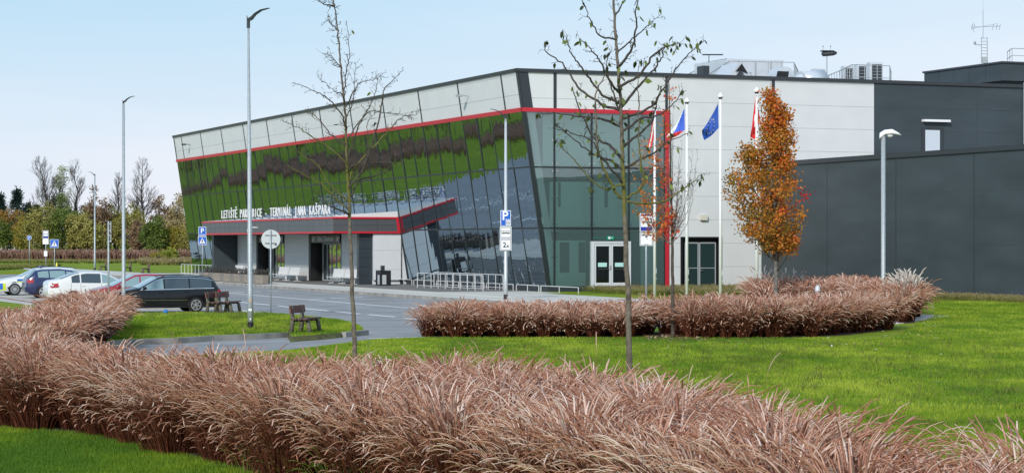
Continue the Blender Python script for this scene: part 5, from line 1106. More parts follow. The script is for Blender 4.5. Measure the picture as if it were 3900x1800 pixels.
V, Q, A = join([stems(Ct, 34, 1.78, 8, K=8, w_plume=.032, w_stem=.008, spread=.35, plume=.22, colr=(.1, .3, .6, 1.0)), stems(Ct2, 12, 1.85, 9, K=8, w_plume=.03, w_stem=.008, spread=.4, plume=.22, colr=(.1, .3, .5, .9))])
tag(np_obj('pale_plumes', np_mesh('pale_plumes', V, Q, pm2, {'rnd': A})), 'tall cream coloured plumes standing at the right end of the grass thicket', 'ornamental grass', kind='stuff')
mb = MB(); [mb.prism(p, -.01, z) for p, z in ((B2, .015), (B3a, .012), (B3b, .016), (B3c, .014))]; struct(mb, 'bed_soil', M['soil'], 'dark soil under the smaller grass beds')
# far reeds
C = scatter([(-86, 336), (-46, 336), (-46, 352), (-86, 352)], 2.2, 3); CX2 = np.concatenate([scatter([(-86, 336), (-124, 322), (-106, 285), (-90, 244), (-92, 225), (-76, 180), (-88, 178), (-104, 225), (-104, 246), (-120, 290), (-138, 332), (-86, 352)], .8, 4)]); rc = leafmat('reed_mat', [(.16, .085, .065), (.25, .135, .10), (.32, .19, .145), (.36, .24, .18)], trans=0, rough=.8)
V, Q, A = join([stems(C, 7, 1.95, 4, K=5, w_stem=.05, w_plume=.09, spread=.3, rad=.3, colr=(0, .6, .4, 1)), stems(CX2, 6, 1.15, 5, K=5, w_stem=.05, w_plume=.09, spread=.5, rad=.3, colr=(0, .6, .4, 1))]); np_o = np_obj('reed_bed', np_mesh('reed_bed', V, Q, rc, {'rnd': A})); tag(np_o, 'distant band of brownish red reeds below the trees at the left', 'reeds', kind='stuff')
# short-blade lawn cover
lm = leafmat('lawn_blades', [(.072, .162, .014), (.122, .222, .014), (.212, .305, .018), (.34, .41, .045)], trans=.25, rough=.6, spec=.2)
def blades(poly, dens, h, w_, seed, sh=0):
    P = scatter(poly, dens, seed); rng = np.random.default_rng(seed+1); n = len(P)
    az = rng.uniform(0, 2*np.pi, n); hh = h*rng.uniform(.5, 1.3, n); ln = rng.uniform(0, .7, n)*hh; aw = rng.uniform(0, 2*np.pi, n)
    pat = np.array([noise.noise(Vector((p[0]*.4, p[1]*.2, 0)))*.6+noise.noise(Vector((p[0]*1.7, p[1]*.9, 5)))*.45 for p in P])
    b = np.concatenate([P, np.zeros((n, 1))], 1); wv = np.stack([np.cos(aw), np.sin(aw), np.zeros(n)], 1)*w_
    mid = b+np.stack([np.cos(az)*ln*.35, np.sin(az)*ln*.35, hh*.6], 1); tip = b+np.stack([np.cos(az)*ln, np.sin(az)*ln, hh], 1)
    V = np.stack([b-wv, b+wv, mid+wv*.7, mid-wv*.7, tip], 1); idx = np.arange(n*5).reshape(n, 5)
    Q = np.concatenate([idx[:, [0, 1, 2]], idx[:, [0, 2, 3]], idx[:, [3, 2, 4]]]); A = np.repeat(np.clip(rng.uniform(0, 1, n)*.5+.35+pat+sh, 0, 1), 5)
    return V.reshape(-1, 3), Q, A
PR = [blades(WP([(-150, 25), (1150, 25), (860, 27.4), (520, 30.5), (300, 32), (0, 33), (-150, 33.5)]), 2600, .06, .0032, 1, -.28)]
rl = lambda a, b: WP([(x, a) for x in (1150, 4050)]+[(x, b) for x in (4050, 1150)])
near = WP([(1400, 33), (2100, 29.5), (2720, 25), (3100, 21.5), (3500, 18), (4050, 19), (4050, 36), (1300, 42)])
PR.append(blades(near, 700, .06, .0045, 2)); PR.append(blades(WP([(1390, 42), (4050, 36), (4050, 64), (1620, 64.5), (1412, 63)]), 240, .06, .008, 3))
PR.append(blades(WP([(600, 40), (1400, 40), (1400, 62), (1300, 60.5), (1100, 56.5), (600, 53.5)]), 220, .06, .008, 6)); PR.append(blades(gpoly([(430, 1190), (1000, 1190), (1160, 1203), (1330, 1226), (1370, 1240), (1385, 1256), (1290, 1266), (1210, 1274), (1120, 1279), (1099, 1266), (800, 1279), (540, 1289), (430, 1293)]), 260, .07, .009, 4))
PR.append(blades(WP([(3400, 64), (4050, 64), (4050, 104), (3560, 104), (3560, 84), (3470, 72)]), 90, .06, .014, 5))
V, Q, A = join(PR); tag(np_obj('lawn_grass', np_mesh('lawn_grass', V, Q, lm, {'rnd': A}, smooth=False)), 'short bright green grass blades of the lawns', 'grass', kind='stuff')
# rough grass by the walls
rg = leafmat('rough_grass_mat', [(.10, .16, .02), (.22, .25, .05), (.33, .28, .12), (.42, .34, .2)], trans=.2, rough=.8)
def rough(poly, dens, h, seed, w_=.008, c=(0, 1)):
    C = scatter(poly, dens, seed); return stems(C, 14, h, seed, K=5, w_stem=w_, w_plume=w_*1.7, spread=1.0, rad=.12, colr=(c[0], (c[0]+c[1])/2, (c[0]+c[1])/2, c[1]))
PR = [rough([(B(u, v).x, B(u, v).y) for u, v in ((-.3, -2.2), (-.3, -13.5), (-10, -13.5), (-15, -6), (-10, -1.2), (-6, -1.0))], 7, .46, 61),
      rough([(B(u, v).x, B(u, v).y) for u, v in ((-8, -13.5), (-8, -11.2), (-46, -11.0), (-46, -13.5))], 9, .40, 62, c=(.25, 1))]
V, Q, A = join(PR); tag(np_obj('rough_grass', np_mesh('rough_grass', V, Q, rg, {'rnd': A})), 'strip of tall dry grass at the foot of the terminal and annex walls', 'grass', kind='stuff')
PR = [rough(WP([(540, 275), (760, 275), (760, 325), (540, 325)]), 1.0, .9, 63, w_=.035, c=(.3, 1)), rough(WP([(-60, 215), (130, 240), (240, 262), (120, 262), (-60, 250)]), 1.2, .45, 64, w_=.03, c=(0, .6)), rough(WP([(-60, 300), (560, 300), (560, 334), (-60, 334)]), .5, .5, 65, w_=.04, c=(0, .8))]
V, Q, A = join(PR); tag(np_obj('meadow_grass', np_mesh('meadow_grass', V, Q, rg, {'rnd': A})), 'distant rough meadow grass in front of the reeds', 'grass', kind='stuff')
C = np.concatenate([scatter(WP([(1500, 33), (2300, 28), (3000, 23), (3900, 20), (3900, 62), (1700, 62)]), 1.3, 68), scatter(gpoly([(560, 1195), (1000, 1195), (1300, 1225), (1200, 1268), (600, 1282)]), 1.5, 69)])
V, Q, A = stems(C, 12, .15, 70, K=5, w_stem=.004, w_plume=.006, spread=1.4, colr=(0, .35, .1, .6)); tag(np_obj('grass_tufts', np_mesh('grass_tufts', V, Q, rg, {'rnd': A})), 'slightly taller scattered grass tufts on the lawns', 'grass', kind='stuff')
# green weeds at the foot of the foreground bed
C = scatter(WP([(900, 26.2), (1500, 22.5), (1500, 23.3), (1000, 26.0)]), 9, 71); wd = leafmat('weed_mat', [(.09, .17, .02), (.2, .3, .05), (.3, .36, .1)], trans=.25)
V, Q, A = stems(C, 12, .55, 72, K=6, w_stem=.004, w_plume=.006, spread=1.0, colr=(0, 1, 0, 1)); tag(np_obj('weeds', np_mesh('weeds', V, Q, wd, {'rnd': A})), 'green weeds poking out at the front edge of the big grass bed', 'weeds', kind='stuff')
# fallen leaves
def leafquads(P, size, seed, up=False, aspect=.6, flat=0):
    rng = np.random.default_rng(seed); n = len(P); a = rng.normal(0, 1, (n, 3)); 
    if flat: a[:, 2] *= .15
    a /= np.linalg.norm(a, axis=1)[:, None]; c = rng.normal(0, 1, (n, 3)); 
    if flat: c[:, 2] *= .25
    b = np.cross(a, c); 
    if flat: b = np.cross(np.cross(a, c)*0+np.array([0, 0, 1.0]), a)+c*.15
    b /= np.linalg.norm(b, axis=1)[:, None]; s = (size*rng.uniform(.6, 1.25, n))[:, None]
    V = np.stack([P-a*s*.5, P+b*s*aspect*.5-a*s*.05, P+a*s*.5, P-b*s*aspect*.5-a*s*.05], 1); return V.reshape(-1, 3), np.arange(n*4).reshape(n, 4)
fp = scatter(WP([(2300, 56), (3600, 60), (3700, 78), (3450, 76), (3300, 65), (2900, 62.5), (2600, 62.5), (2350, 63)]), 3.2, 81)
fp2 = scatter(WP([(2440, 63.5), (2700, 62.5), (2700, 66), (2450, 66)]), 90, 82); fp3 = scatter(WP([(2700, 26), (3800, 24), (3800, 60), (2700, 60)]), .25, 83)
P = np.concatenate([fp, fp2, fp3]); P = np.concatenate([P, np.random.default_rng(1).uniform(.015, .06, (len(P), 1))], 1)
V, Q = leafquads(P, .10, 84, flat=1, aspect=.8); A = np.repeat(np.random.default_rng(2).uniform(0, 1, len(P)), 4)
tag(np_obj('fallen_leaves', np_mesh('fallen_leaves', V, Q, leafmat('fallen_leaf', [(.16, .035, .02), (.35, .14, .05), (.45, .36, .16), (.6, .55, .45)], trans=0), {'rnd': A}, smooth=False)), 'brown, red and yellow leaves fallen on the lawn', 'fallen leaves', kind='stuff')
# ------------------------------------------------------------------ traced trees
def smooth_pts(pts, sub=5, wig=0, rnd=random):
    out = []
    n = len(pts)
    for i in range(n-1):
        p0, p1, p2, p3 = pts[max(i-1, 0)], pts[i], pts[i+1], pts[min(i+2, n-1)]
        for k in range(sub):
            t = k/sub; q = .5*((2*p1)+(p2-p0)*t+(2*p0-5*p1+4*p2-p3)*t*t+(3*p1-p0-3*p2+p3)*t**3)
            if wig and (i or k): q = q+Vector([rnd.gauss(0, wig) for _ in range(3)])
            out.append(q)
    out.append(pts[-1]); return out
LEAVES = []
def twig(mb, p, dr, ln, r, rnd, lv, leafp, zs=1):
    pts = [p]; d = dr.normalized(); n = max(2, int(ln/.05))
    for k in range(n):
        d = (d+Vector([rnd.gauss(0, .22) for _ in range(3)])+UP*.10).normalized(); pts.append(pts[-1]+d*ln/n)
    mb.tube(pts, [r*(1-.6*k/n) for k in range(n+1)], 4, cap=False)
    if lv and ln > .12:
        for k in range(1, n+1):
            if rnd.random() < .45: twig(mb, pts[k], (d+Vector([rnd.gauss(0, .9) for _ in range(3)])), ln*rnd.uniform(.2, .5), r*.7, rnd, lv-1, leafp)
    for q in pts[1:]:
        if rnd.random() < .5: s = Vector([rnd.gauss(0, 1) for _ in range(3)]).normalized(); mb.tube([q, q+s*rnd.uniform(.015, .035)], [r*1.1, r*1.3], 4, cap=False)     # spurs
    if rnd.random() < leafp: LEAVES.append((pts[-1], d))
    if rnd.random() < leafp*.5: LEAVES.append((pts[len(pts)//2], d))
def traced_tree(name, label, trunk, limbs, d, r0, rt, lr, seed, leafp, twign, wood, woodtw, leafm=None, leafsize=.1, tl=.34, dep=.5):
    rnd = random.Random(seed); base = Vector(((trunk[0][0]-CX)/F*d, d, 0)); t = thing(name, label, 'tree', base); LEAVES.clear()
    tp = [base]+[AT(x, y, d) for x, y in trunk[1:]]; tp = smooth_pts(tp, 6, .006, rnd); n = len(tp); zt_ = tp[-1].z
    rad = [r0+(rt-r0)*(p.z/zt_)**.9 for p in tp]; rad[0] = r0*1.35
    mb = MB(); mb.tube(tp, rad, 10); part(mb, 'trunk', wood, t, smooth=True)
    mt = MB()
    for k in range(int(n*.45), n):
        for _ in range(2):
            if rnd.random() < .6: twig(mt, tp[k], Vector([rnd.gauss(0, 1), rnd.gauss(0, 1), .6]), rnd.uniform(.06, tl), .006, rnd, 1, leafp)
    for li, pts in enumerate(limbs):
        amp = rnd.uniform(-dep, dep); Lp = []; m_ = len(pts); r1 = lr*rnd.uniform(.8, 1.15)*(1.15 if m_ > 4 else .8)
        for k, (x, y) in enumerate(pts): Lp.append(AT(x, y, d+amp*(k/(m_-1))))
        Lp = smooth_pts(Lp, 6, .010, rnd); n2 = len(Lp); mb = MB(); mb.tube(Lp, [r1*(1-.78*k/(n2-1)) for k in range(n2)], 7); part(mb, 'branch', wood if li < 4 else woodtw, t, smooth=True)
        for k in range(2, n2):
            f = k/n2
            for _ in range(twign):
                if rnd.random() < .42+.4*f:
                    dd = (Lp[k]-Lp[k-1]).normalized(); s = Vector([rnd.gauss(0, 1) for _ in range(3)]); s = (s-dd*s.dot(dd)).normalized()
                    twig(mt, Lp[k], dd*.5+s+UP*.25, rnd.uniform(.05, tl)*(1.1-.3*f), .0058-.002*f, rnd, 1, leafp*f)
        if rnd.random() < leafp*3: LEAVES.append((Lp[-1], Vector((0, 0, -1))))
    part(mt, 'twigs', woodtw, t)
    if leafm and LEAVES:
        mb = MB()
        for (p, dv) in LEAVES:
            q = (Vector((dv.x*.7+rnd.gauss(0, .3), dv.y*.7+rnd.gauss(0, .3), -.9+rnd.gauss(0, .35)))).normalized(); s = leafsize*rnd.uniform(.7, 1.2); w_ = q.orthogonal(); w_ = (w_*math.cos(rnd.random()*6)+q.cross(w_)*math.sin(rnd.random()*6)).normalized()*s*.22; nn = q.cross(w_).normalized()*s*.16
            o = len(mb.v); mb.add([p, p+q*s*.3+w_+nn*.5, p+q*s*.7+w_*.8+nn, p+q*s+nn*.6, p+q*s*.7-w_*.8+nn, p+q*s*.3-w_+nn*.5], [(0, 1, 2, 5), (5, 2, 4), (2, 3, 4)]); mb.rnd += [rnd.random()]*6
        part(mb, 'leaves', leafm, t)
    return t
gl_ = leafmat('sparse_leaf', [(.02, .025, .012), (.045, .06, .015), (.12, .17, .03), (.22, .27, .06)], trans=.3)
TB_tr = [(2400, 1480), (2398, 1383), (2390, 1100), (2380, 850), (2375, 735), (2370, 560), (2364, 400), (2354, 270), (2346, 150), (2338, 20), (2332, -60)]
TB = [[(2378, 757), (2346, 734), (2316, 674), (2286, 598), (2271, 500), (2267, 364), (2300, 300), (2312, 250)],
      [(2384, 757), (2437, 719), (2453, 681), (2434, 553), (2434, 401), (2428, 330), (2436, 230)],
      [(2386, 765), (2452, 776), (2528, 765), (2581, 734), (2626, 704), (2672, 663)],
      [(2376, 730), (2369, 704), (2309, 719), (2256, 689), (2203, 628), (2150, 570), (2127, 545)],
      [(2376, 700), (2340, 655), (2290, 600), (2230, 566), (2150, 500), (2115, 470)],
      [(2366, 420), (2290, 395), (2200, 330), (2150, 250), (2080, 200), (2078, 160)],
      [(2362, 394), (2294, 359), (2235, 288), (2194, 230), (2165, 180), (2159, 135)],
      [(2365, 410), (2436, 324), (2489, 265), (2520, 215), (2530, 165)],
      [(2374, 452), (2471, 412), (2518, 353), (2565, 277), (2624, 206), (2683, 153)],
      [(2350, 152), (2283, 134), (2241, 59), (2218, 6)],
      [(2353, 200), (2412, 147), (2465, 100), (2518, 56)],
      [(2360, 353), (2318, 306), (2288, 235), (2253, 194), (2206, 147)],
      [(2376, 640), (2412, 624), (2506, 571), (2547, 541), (2624, 500)],
      [(2374, 650), (2320, 610), (2290, 598), (2253, 536), (2177, 506), (2112, 489)],
      [(2372, 480), (2271, 450), (2224, 447), (2147, 435), (2053, 432)],
      [(2370, 560), (2420, 520), (2480, 470), (2500, 400), (2520, 330)],
      [(2350, 260), (2400, 200), (2420, 120), (2424, 30), (2440, -20)],
      [(2366, 430), (2330, 340), (2310, 250), (2330, 180)],
      [(2340, 60), (2370, 20), (2400, -30)], [(2360, 330), (2440, 280), (2500, 200), (2560, 170), (2590, 165)],
      [(2372, 500), (2440, 450), (2500, 440), (2560, 400), (2600, 340)], [(2376, 620), (2330, 560), (2260, 520), (2200, 400), (2180, 330)]]
traced_tree('young_tree', 'mossy trunked young tree with wide spreading branches and a few green leaves', TB_tr, TB, 41.9, 0.064, .022, .025, 5, .42, 1, mossbark('mossy_bark_right', 3.2, 4.6), M['bark_dark'], gl_, .135, tl=.24, dep=.9)
TA_tr = [(1352, 1400), (1350, 1290), (1341, 1100), (1334, 900), (1330, 760), (1322, 640), (1318, 520), (1312, 400), (1300, 280), (1290, 150), (1280, 60), (1266, -20), (1262, -50)]
TA = [[(1324, 700), (1351, 636), (1433, 548), (1486, 489), (1528, 448), (1586, 436)],
      [(1322, 660), (1316, 618), (1257, 565), (1198, 524), (1139, 489), (1086, 465)],
      [(1330, 770), (1257, 705), (1210, 630), (1157, 595), (1115, 565)],
      [(1331, 800), (1280, 755), (1221, 700), (1157, 665), (1092, 630)],
      [(1318, 500), (1307, 448), (1257, 383), (1198, 347), (1115, 315)],
      [(1312, 400), (1304, 359), (1274, 347), (1215, 297)],
      [(1322, 620), (1345, 540), (1374, 459), (1422, 377), (1439, 300)],
      [(1325, 720), (1380, 648), (1433, 500), (1457, 377), (1469, 330), (1533, 271)],
      [(1327, 765), (1369, 689), (1433, 671), (1486, 636), (1522, 598)],
      [(1324, 655), (1363, 620), (1445, 618), (1539, 621)],
      [(1310, 350), (1321, 265), (1333, 194), (1321, 94)],
      [(1312, 420), (1363, 324), (1420, 306), (1450, 290)],
      [(1332, 815), (1310, 805), (1270, 790), (1240, 770), (1190, 720)],
      [(1316, 460), (1345, 380), (1350, 300), (1356, 240)],
      [(1320, 560), (1250, 500), (1200, 440), (1170, 430)],
      [(1290, 120), (1260, 90), (1245, 76)], [(1300, 260), (1262, 215), (1240, 205)], [(1274, 20), (1240, 20), (1212, 4)],
      [(1326, 700), (1400, 580), (1400, 470), (1430, 430)], [(1318, 540), (1400, 430), (1470, 430), (1560, 440)]]
traced_tree('young_tree', 'nearly bare young tree with a tall thin leader, left of the canopy pillar', TA_tr, TA, 48.9, .058, .012, .021, 8, .012, 2, mossbark('mossy_bark_left', 3.4, 5.4), M['bark'], gl_, .12, tl=.26, dep=1.0)
# thin half-leafed tree
rnd = random.Random(12); d = 64.6
limbs = []
for k in range(16):
    x1 = rnd.uniform(2575, 2665); yt = rnd.uniform(560, 760); ys_ = rnd.uniform(860, 940); limbs.append([(2561, ys_), (2561+(x1-2561)*.55, ys_-70), (2561+(x1-2561)*.85, (ys_+yt)/2-40), (x1, yt)])
for k in range(9):
    x1 = rnd.uniform(2520, 2600); yt = rnd.uniform(380, 620); ys_ = rnd.uniform(700, 880); limbs.append([(2558, ys_), (2558+(x1-2558)*.6, ys_-80), (x1, yt)])
Lm = []
for k in range(14):
    x1 = rnd.uniform(2410, 2530); yt = rnd.uniform(480, 800); ys_ = min(930, yt+rnd.uniform(120, 260)); Lm.append([(2558, ys_), (2558+(x1-2558)*.6, ys_-60), (x1, yt)])
tC = traced_tree('thin_tree', 'thin upright tree, bare on the right side, red leaved on the left', [(2563, 1285), (2562, 1100), (2560, 930), (2558, 800), (2554, 600), (2550, 400), (2546, 290)], limbs+Lm, d, .062, .012, .013, 21, 0, 1, M['bark'], M['bark_pale'], None, tl=.3, dep=.5)
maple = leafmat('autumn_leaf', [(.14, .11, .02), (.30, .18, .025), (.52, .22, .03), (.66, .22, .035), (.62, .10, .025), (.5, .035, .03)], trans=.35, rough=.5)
def cluster_points(cl, per, sig, seed):
    rng = np.random.default_rng(seed); cl = np.array(cl); n = len(cl)*per; return np.repeat(cl, per, 0)+rng.normal(0, 1, (n, 3))*sig
cl = []; rnd = random.Random(3)
for pts in Lm:
    for k in range(8):
        f = rnd.uniform(.25, 1.0); i = min(len(pts)-2, int(f*(len(pts)-1))); g = f*(len(pts)-1)-i; x = pts[i][0]+(pts[i+1][0]-pts[i][0])*g; y = pts[i][1]+(pts[i+1][1]-pts[i][1])*g
        p = AT(x+rnd.gauss(0, 10), y+rnd.gauss(0, 10), d+rnd.uniform(-.6, .6)); cl.append(tuple(p))
for k in range(14): 
    y = rnd.uniform(290, 560); p = AT(2543+rnd.gauss(0, 13), y, d+rnd.uniform(-.2, .2)); cl.append(tuple(p))
for k in range(34): p = AT(rnd.uniform(2480, 2580), rnd.uniform(800, 905), d+rnd.uniform(-.5, .5)); cl.append(tuple(p))
P = cluster_points(cl, 8, .07, 4); V, Q = leafquads(P, .088, 5, aspect=.75); off = np.array(tC.location)
A = np.repeat(np.clip(.45+(P[:, 0]-P[:, 0].min())/(np.ptp(P[:, 0]))*.4+np.random.default_rng(6).normal(0, .16, len(P)), 0, 1), 4)
np_obj('leaves', np_mesh('leaves', V-off, Q, maple, {'rnd': A}, smooth=False), tC)
# full orange maple
d = 88; sil = [(350, 2915, 2930), (400, 2914, 2972), (440, 2912, 2998), (480, 2905, 3012), (520, 2892, 3022), (550, 2856, 3026), (575, 2805, 3030), (620, 2808, 3034), (650, 2800, 3034), (690, 2750, 3035), (727, 2742, 3068), (770, 2775, 3064), (810, 2790, 3062), (850, 2815, 3060), (890, 2835, 3050), (920, 2880, 3045), (950, 2925, 3010)]
base = Vector(((2957-CX)/F*d, d, 0)); tD = thing('maple_tree', 'full crowned orange and brown maple on a short trunk beside the charcoal annex', 'tree', base); rnd = random.Random(14)
tp = smooth_pts([base, AT(2954, 1000, d), AT(2950, 800, d), AT(2950, 600, d), AT(2940, 420, d), AT(2920, 330, d)], 5, .01, rnd); mb = MB(); mb.tube(tp, [.10-.085*(i/(len(tp)-1)) for i in range(len(tp))], 10); part(mb, 'trunk', mat('maple_bark', (.13, .125, .11), .9, var=.35, scale=9, bump=.6), tD, smooth=True)
cl = []; mb = MB(); nbr = 0
while len(cl) < 430:
    y = rnd.uniform(352, 955); 
    for (a, b) in zip(sil[:-1], sil[1:]):
        if a[0] <= y <= b[0]: g = (y-a[0])/(b[0]-a[0]); xl, xr = a[1]+(b[1]-a[1])*g, a[2]+(b[2]-a[2])*g; break
    else: continue
    xm, hw = (xl+xr)/2, (xr-xl)/2; a = rnd.uniform(0, 2*math.pi); r_ = math.sqrt(rnd.uniform(.12, 1))
    if noise.noise(Vector((y*.012, a*1.4, 3))) < -.10 and r_ > .55: continue
    x = xm+hw*r_*math.cos(a)*.97; dy = hw*r_*math.sin(a)/F*d
    if rnd.random() > .35+hw/110: continue
    p = AT(x, y, d+dy); cl.append((p.x, p.y, p.z))
    if rnd.random() < .16:
        nbr += 1; q = min(tp, key=lambda t_: abs(t_.z-(p.z-.9-.4*rnd.random()))); mb.tube(smooth_pts([q, q.lerp(p, .5)+UP*-.12, p], 3, .02, rnd), [.028, .024, .02, .016, .012, .009, .006], 5)
for k in range(5): a = AT(2952, 960+k*12, d); b = AT(2900+k*28, 900, d+rnd.uniform(-.4, .4)); mb.tube([a, a.lerp(b, .5)-UP*.05, b], [.03, .022, .012], 6)
part(mb, 'branch', M['bark'], tD, smooth=True)
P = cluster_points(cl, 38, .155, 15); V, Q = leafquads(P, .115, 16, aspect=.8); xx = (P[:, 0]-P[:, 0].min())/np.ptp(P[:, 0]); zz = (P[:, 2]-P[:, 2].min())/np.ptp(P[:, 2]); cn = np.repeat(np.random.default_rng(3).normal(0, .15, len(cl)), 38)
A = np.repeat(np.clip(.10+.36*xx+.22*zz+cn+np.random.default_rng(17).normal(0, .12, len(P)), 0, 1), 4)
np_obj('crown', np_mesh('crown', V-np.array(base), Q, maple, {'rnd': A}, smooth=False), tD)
# ------------------------------------------------------------------ distant trees
def grow(mb, p, dv, ln, r, dep, rnd, spread=.5, tips=None, upb=.12):
    n = 3; pts = [p]; d_ = dv.normalized()
    for k in range(n): d_ = (d_+Vector([rnd.gauss(0, .10) for _ in range(3)])+UP*upb*.5).normalized(); pts.append(pts[-1]+d_*ln/n)
    mb.tube(pts, [r, r*.88, r*.76, r*.62], 4 if dep < 3 else 6, cap=False)
    if tips is not None and dep <= 1: tips.append(pts[-1])
    if dep <= 0: return
    for k in range(rnd.choice((2, 3, 3))):
        s = Vector([rnd.gauss(0, 1) for _ in range(3)]); s = (s-d_*s.dot(d_)).normalized(); q = pts[rnd.choice((2, 3, 3))]
        grow(mb, q, d_+s*spread*rnd.uniform(.6, 1.3)+UP*upb, ln*rnd.uniform(.62, .85), r*.6, dep-1, rnd, spread, tips, upb)
def bare_tree(name, label, x, ytop, d, wpx, seed, leafcol=None, ln=None, group='bare trees on the left skyline'):
    rnd = random.Random(seed); base = Vector(((x-CX)/F*d, d, 0)); t = thing(name, label, 'tree', base, group=group); ht = H+(YH-ytop)*d/F; hw = wpx/F*d/2
    mb = MB(); tp = [base]; k = 9
    for i in range(k): tp.append(base+UP*ht*(i+1)/k*.98+Vector((rnd.gauss(0, .12), rnd.gauss(0, .12), 0))*(i+1)**.5)
    mb.tube(tp, [.26*(1-.9*i/k) for i in range(k+1)], 7); part(mb, 'trunk', M['bark_dark'], t)
    mb = MB(); tips = []
    for i in range(64):
        f = rnd.uniform(.25, .95); j = int(f*k); p = tp[j].lerp(tp[j+1], f*k-j); a = rnd.uniform(0, 6.28); ln_ = hw*(1.02-f)**.5*1.35
        grow(mb, p, Vector((math.cos(a), math.sin(a), .9)), ln_*.62, .085*(1.15-f), 3, rnd, .42, tips, .2)
    part(mb, 'branches', M['bark_dark'] if not leafcol else M['bark_pale'], t)
    if leafcol:
        P = cluster_points([tuple(q) for q in tips], 3, .28, seed); P = P[::2]; V, Q = leafquads(P, .30, seed, aspect=.6); np_obj('leaves', np_mesh('leaves', V-np.array(base), Q, leafcol, {'rnd': np.repeat(np.random.default_rng(seed).uniform(0, 1, len(P)), 4)}, smooth=False), t)
    return t
paleleaf = leafmat('pale_leaf', [(.28, .30, .16), (.45, .48, .32), (.6, .62, .48)], trans=.3)
bare_tree('bare_tree', 'tallest bare tree on the left, directly above the distant bus stop sign', 172, 590, 360, 130, 31)
bare_tree('bare_tree', 'second bare tree on the left, right of the pale leaved one', 285, 594, 365, 92, 32)
bare_tree('pale_tree', 'slim tree with sparse pale leaves between the two left bare trees', 238, 636, 362, 90, 33, paleleaf)
bare_tree('bare_tree', 'symmetrical bare tree just right of the second tall street lamp', 542, 600, 370, 116, 34)
bare_tree('bare_tree', 'small bare tree just left of the second tall street lamp', 452, 652, 372, 90, 35)
def bush_tree(name, label, x, ytop, wpx, d, cols, seed, n=60, per=62, size=.33, ybot=955, trunk=True, group='autumn trees behind the reeds', cat='tree', sig=.55):
    rnd = random.Random(seed); base = Vector(((x-CX)/F*d, d, 0)); t = thing(name, label, cat, base, group=group)
    zt_ = H+(YH-ytop)*d/F; z0 = max(.3, H+(YH-ybot)*d/F); hw = wpx/F*d/2; zc, hz = (zt_+z0)/2, (zt_-z0)/2; cl = []
    while len(cl) < n:
        a, b = rnd.uniform(0, 6.283), rnd.uniform(-1, 1); r_ = rnd.uniform(.25, 1)**.45; q = math.sqrt(max(0, 1-b*b)); k = 1+.42*noise.noise(Vector((math.cos(a)*1.6*q+seed, math.sin(a)*1.6*q, b*1.8)))*2
        top = b*hz*r_*k; w_ = q if b > 0 else (q*.45+.55)
        cl.append((base.x+math.cos(a)*hw*w_*r_*k, base.y+math.sin(a)*hw*.9*w_*r_*k, max(.25, zc+top)))
    mb = MB(); tips = []
    for s in range(3): o = Vector((rnd.uniform(-.4, .4), 0, 0)); mb.tube([base+o, base+o*2+UP*zc*.6, Vector(cl[s*3])], [.16, .12, .04], 5)
    for s in range(0, n, 3): c_ = Vector(cl[s]); mb.tube([base+UP*zc*.55, base.lerp(c_, .5)+UP*(zc*.35), c_], [.06, .045, .02], 4)
    part(mb, 'trunk', M['bark_dark'], t)
    P = cluster_points(cl, per, sig*max(.6, hw/4), seed); P[:, 2] = np.maximum(P[:, 2], .1); V, Q = leafquads(P, size, seed, aspect=.65)
    cn = np.repeat(np.random.default_rng(seed).normal(0, .16, n), per); A = np.repeat(np.clip(.5+cn+np.random.default_rng(seed+1).normal(0, .18, len(P)), 0, 1), 4)
    m = MATS.get(cols) if isinstance(cols, str) else cols; np_obj('crown', np_mesh('crown', V-np.array(base), Q, m, {'rnd': A}, smooth=False), t); return t
olive = leafmat('olive_leaf', [(.13, .13, .035), (.25, .24, .06), (.37, .34, .09), (.47, .42, .15)], trans=.25)
green = leafmat('green_leaf', [(.03, .055, .012), (.08, .13, .025), (.15, .20, .035), (.25, .29, .07)], trans=.25)
yell = leafmat('yellow_leaf', [(.15, .13, .02), (.28, .23, .035), (.38, .31, .05), (.48, .40, .09)], trans=.3)
oran = leafmat('orange_leaf', [(.16, .08, .02), (.30, .16, .03), (.40, .22, .05), (.42, .30, .09)], trans=.3)
brwn = leafmat('brown_leaf', [(.09, .06, .035), (.20, .125, .07), (.31, .20, .12), (.40, .29, .19)], trans=.2)
tan_ = leafmat('tan_leaf', [(.18, .13, .06), (.32, .24, .11), (.42, .34, .17), (.5, .42, .24)], trans=.3)
AUT = []
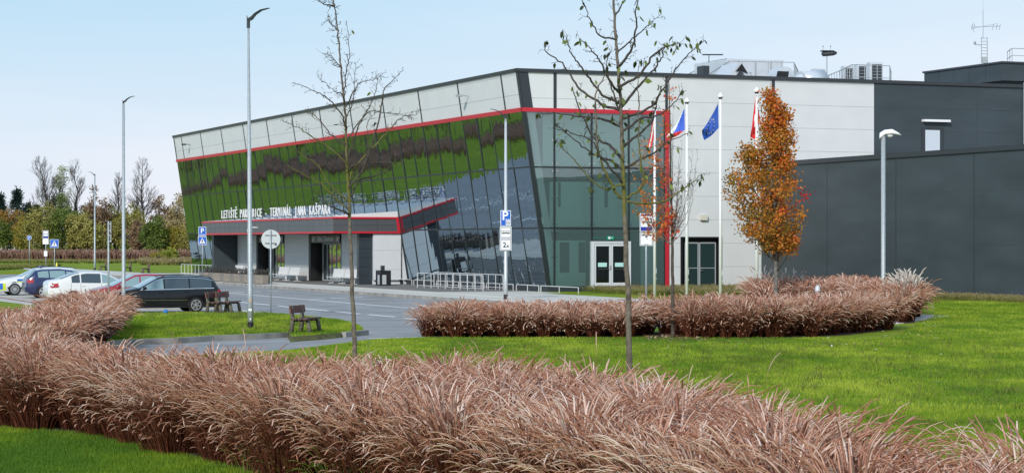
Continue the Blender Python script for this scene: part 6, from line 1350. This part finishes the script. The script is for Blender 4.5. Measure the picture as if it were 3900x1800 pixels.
for i, (x, yt, w_, d, m, lb, n) in enumerate((
    (30, 800, 130, 372, oran, 'low orange tree at the left edge beside the hangar', 70), (100, 815, 110, 362, yell, 'yellow orange tree left of the distant bus stop sign', 70),
    (12, 850, 70, 352, green, 'grey green bush at the far left edge', 50), (165, 800, 150, 356, olive, 'broad olive tree behind the distant bus stop sign', 110),
    (255, 775, 130, 352, green, 'dense green tree between the two tall bare trees', 120), (300, 800, 100, 350, olive, 'olive tree left of the distant street lamp', 80),
    (350, 732, 78, 366, brwn, 'pointed reddish brown tree behind the distant street lamp', 70), (385, 790, 110, 360, brwn, 'brown tree right of the distant street lamp', 80),
    (440, 800, 120, 362, olive, 'broad brown green tree left of the second tall lamp', 90), (500, 800, 110, 360, olive, 'olive tree right of the second tall lamp', 90),
    (350, 850, 120, 348, olive, 'lower olive shrub mass behind the distant lamp post', 80), (590, 840, 84, 344, green, 'round dark green bush left of the terminal', 90),
    (618, 772, 100, 385, brwn, 'domed brown tree left of the terminal corner', 80), (670, 790, 110, 366, tan_, 'pale tan tree next to the terminal corner', 90),
    (715, 740, 120, 380, tan_, 'tall pale yellow tree partly behind the terminal corner', 90), (655, 870, 90, 346, yell, 'yellow green bush close to the terminal corner', 70),
    (700, 885, 90, 345, olive, 'olive bush tucked behind the terminal corner', 60), (545, 850, 90, 350, brwn, 'dark brown tangle left of the round green bush', 60))):
    AUT.append(bush_tree('autumn_tree', lb, x, yt, w_, d, m, 100+i, n=n))
for k in range(15):      # the tree belt goes on beyond the left edge of the view, where the leaning glass mirrors it
    src = AUT[(3, 7, 6, 14, 0, 9, 5, 13)[k % 8]]; o = copy_tree(src); o.location = Vector(((-100, -112, -126, -138, -146, -140, -132, -127, -120, -114, -118, -112, -108, -103, -98)[k], (362, 366, 362, 350, 335, 318, 303, 288, 272, 258, 243, 229, 215, 200, 186)[k], 0)); o.rotation_euler = (0, 0, k*1.3)
    o['label'] = 'tree of the belt beyond the left edge, mirrored in the leaning glass'
bush_tree('yellow_shrub', 'bright yellow green shrub in front of the reeds left of the terminal', 648, 948, 66, 305, leafmat('yellow_green_leaf', [(.16, .19, .02), (.3, .33, .05), (.42, .42, .09)], trans=.3), 140, n=34, per=40, size=.26, ybot=1000, group=None, cat='shrub', sig=.3)
bush_tree('yellow_shrub', 'thin straggly yellow shrub left of the bright yellow green one', 600, 955, 60, 308, yell, 141, n=16, per=26, size=.2, ybot=1000, group=None, cat='shrub', sig=.3)
cm = leafmat('conifer_needles', [(.008, .02, .018), (.015, .035, .03), (.03, .055, .045)], trans=0)
def conifer(label, x, ytop, wpx, d, seed):
    rnd = random.Random(seed); base = Vector(((x-CX)/F*d, d, 0)); t = thing('pine_tree', label, 'pine tree', base, group='dark conifers on the left skyline'); ht = H+(YH-ytop)*d/F; hw = wpx/F*d/2
    mb = MB(); mb.tube([base, base+UP*ht], [.3, .04], 6); part(mb, 'trunk', M['bark_dark'], t); cl = []
    for i in range(150):
        f = rnd.uniform(.0, 1)**.8; a = rnd.uniform(0, 6.28); rr = hw*min(1, (1-f)*1.5+.06)*(rnd.uniform(.3, 1)**.5)*(1+.3*noise.noise(Vector((f*7, a, seed)))); cl.append((base.x+math.cos(a)*rr, base.y+math.sin(a)*rr, ht*(.35+.65*f)))
    P = cluster_points(cl, 26, .38, seed); V, Q = leafquads(P, .5, seed, aspect=.35); np_obj('crown', np_mesh('crown', V-np.array(base), Q, cm, {'rnd': np.repeat(np.random.default_rng(seed).uniform(0, 1, len(P)), 4)}, smooth=False), t)
conifer('pointed dark conifer left of the tall bare trees', 65, 728, 70, 420, 51); conifer('dark conifer cut by the left edge of the view', 0, 748, 56, 425, 52)
conifer('lower dark conifer right of the pointed one', 108, 782, 70, 430, 53); conifer('lowest dark conifer touching the tallest bare tree', 142, 790, 60, 430, 54)
conifer('dark conifer behind the pale leaved tree', 200, 770, 50, 425, 55)
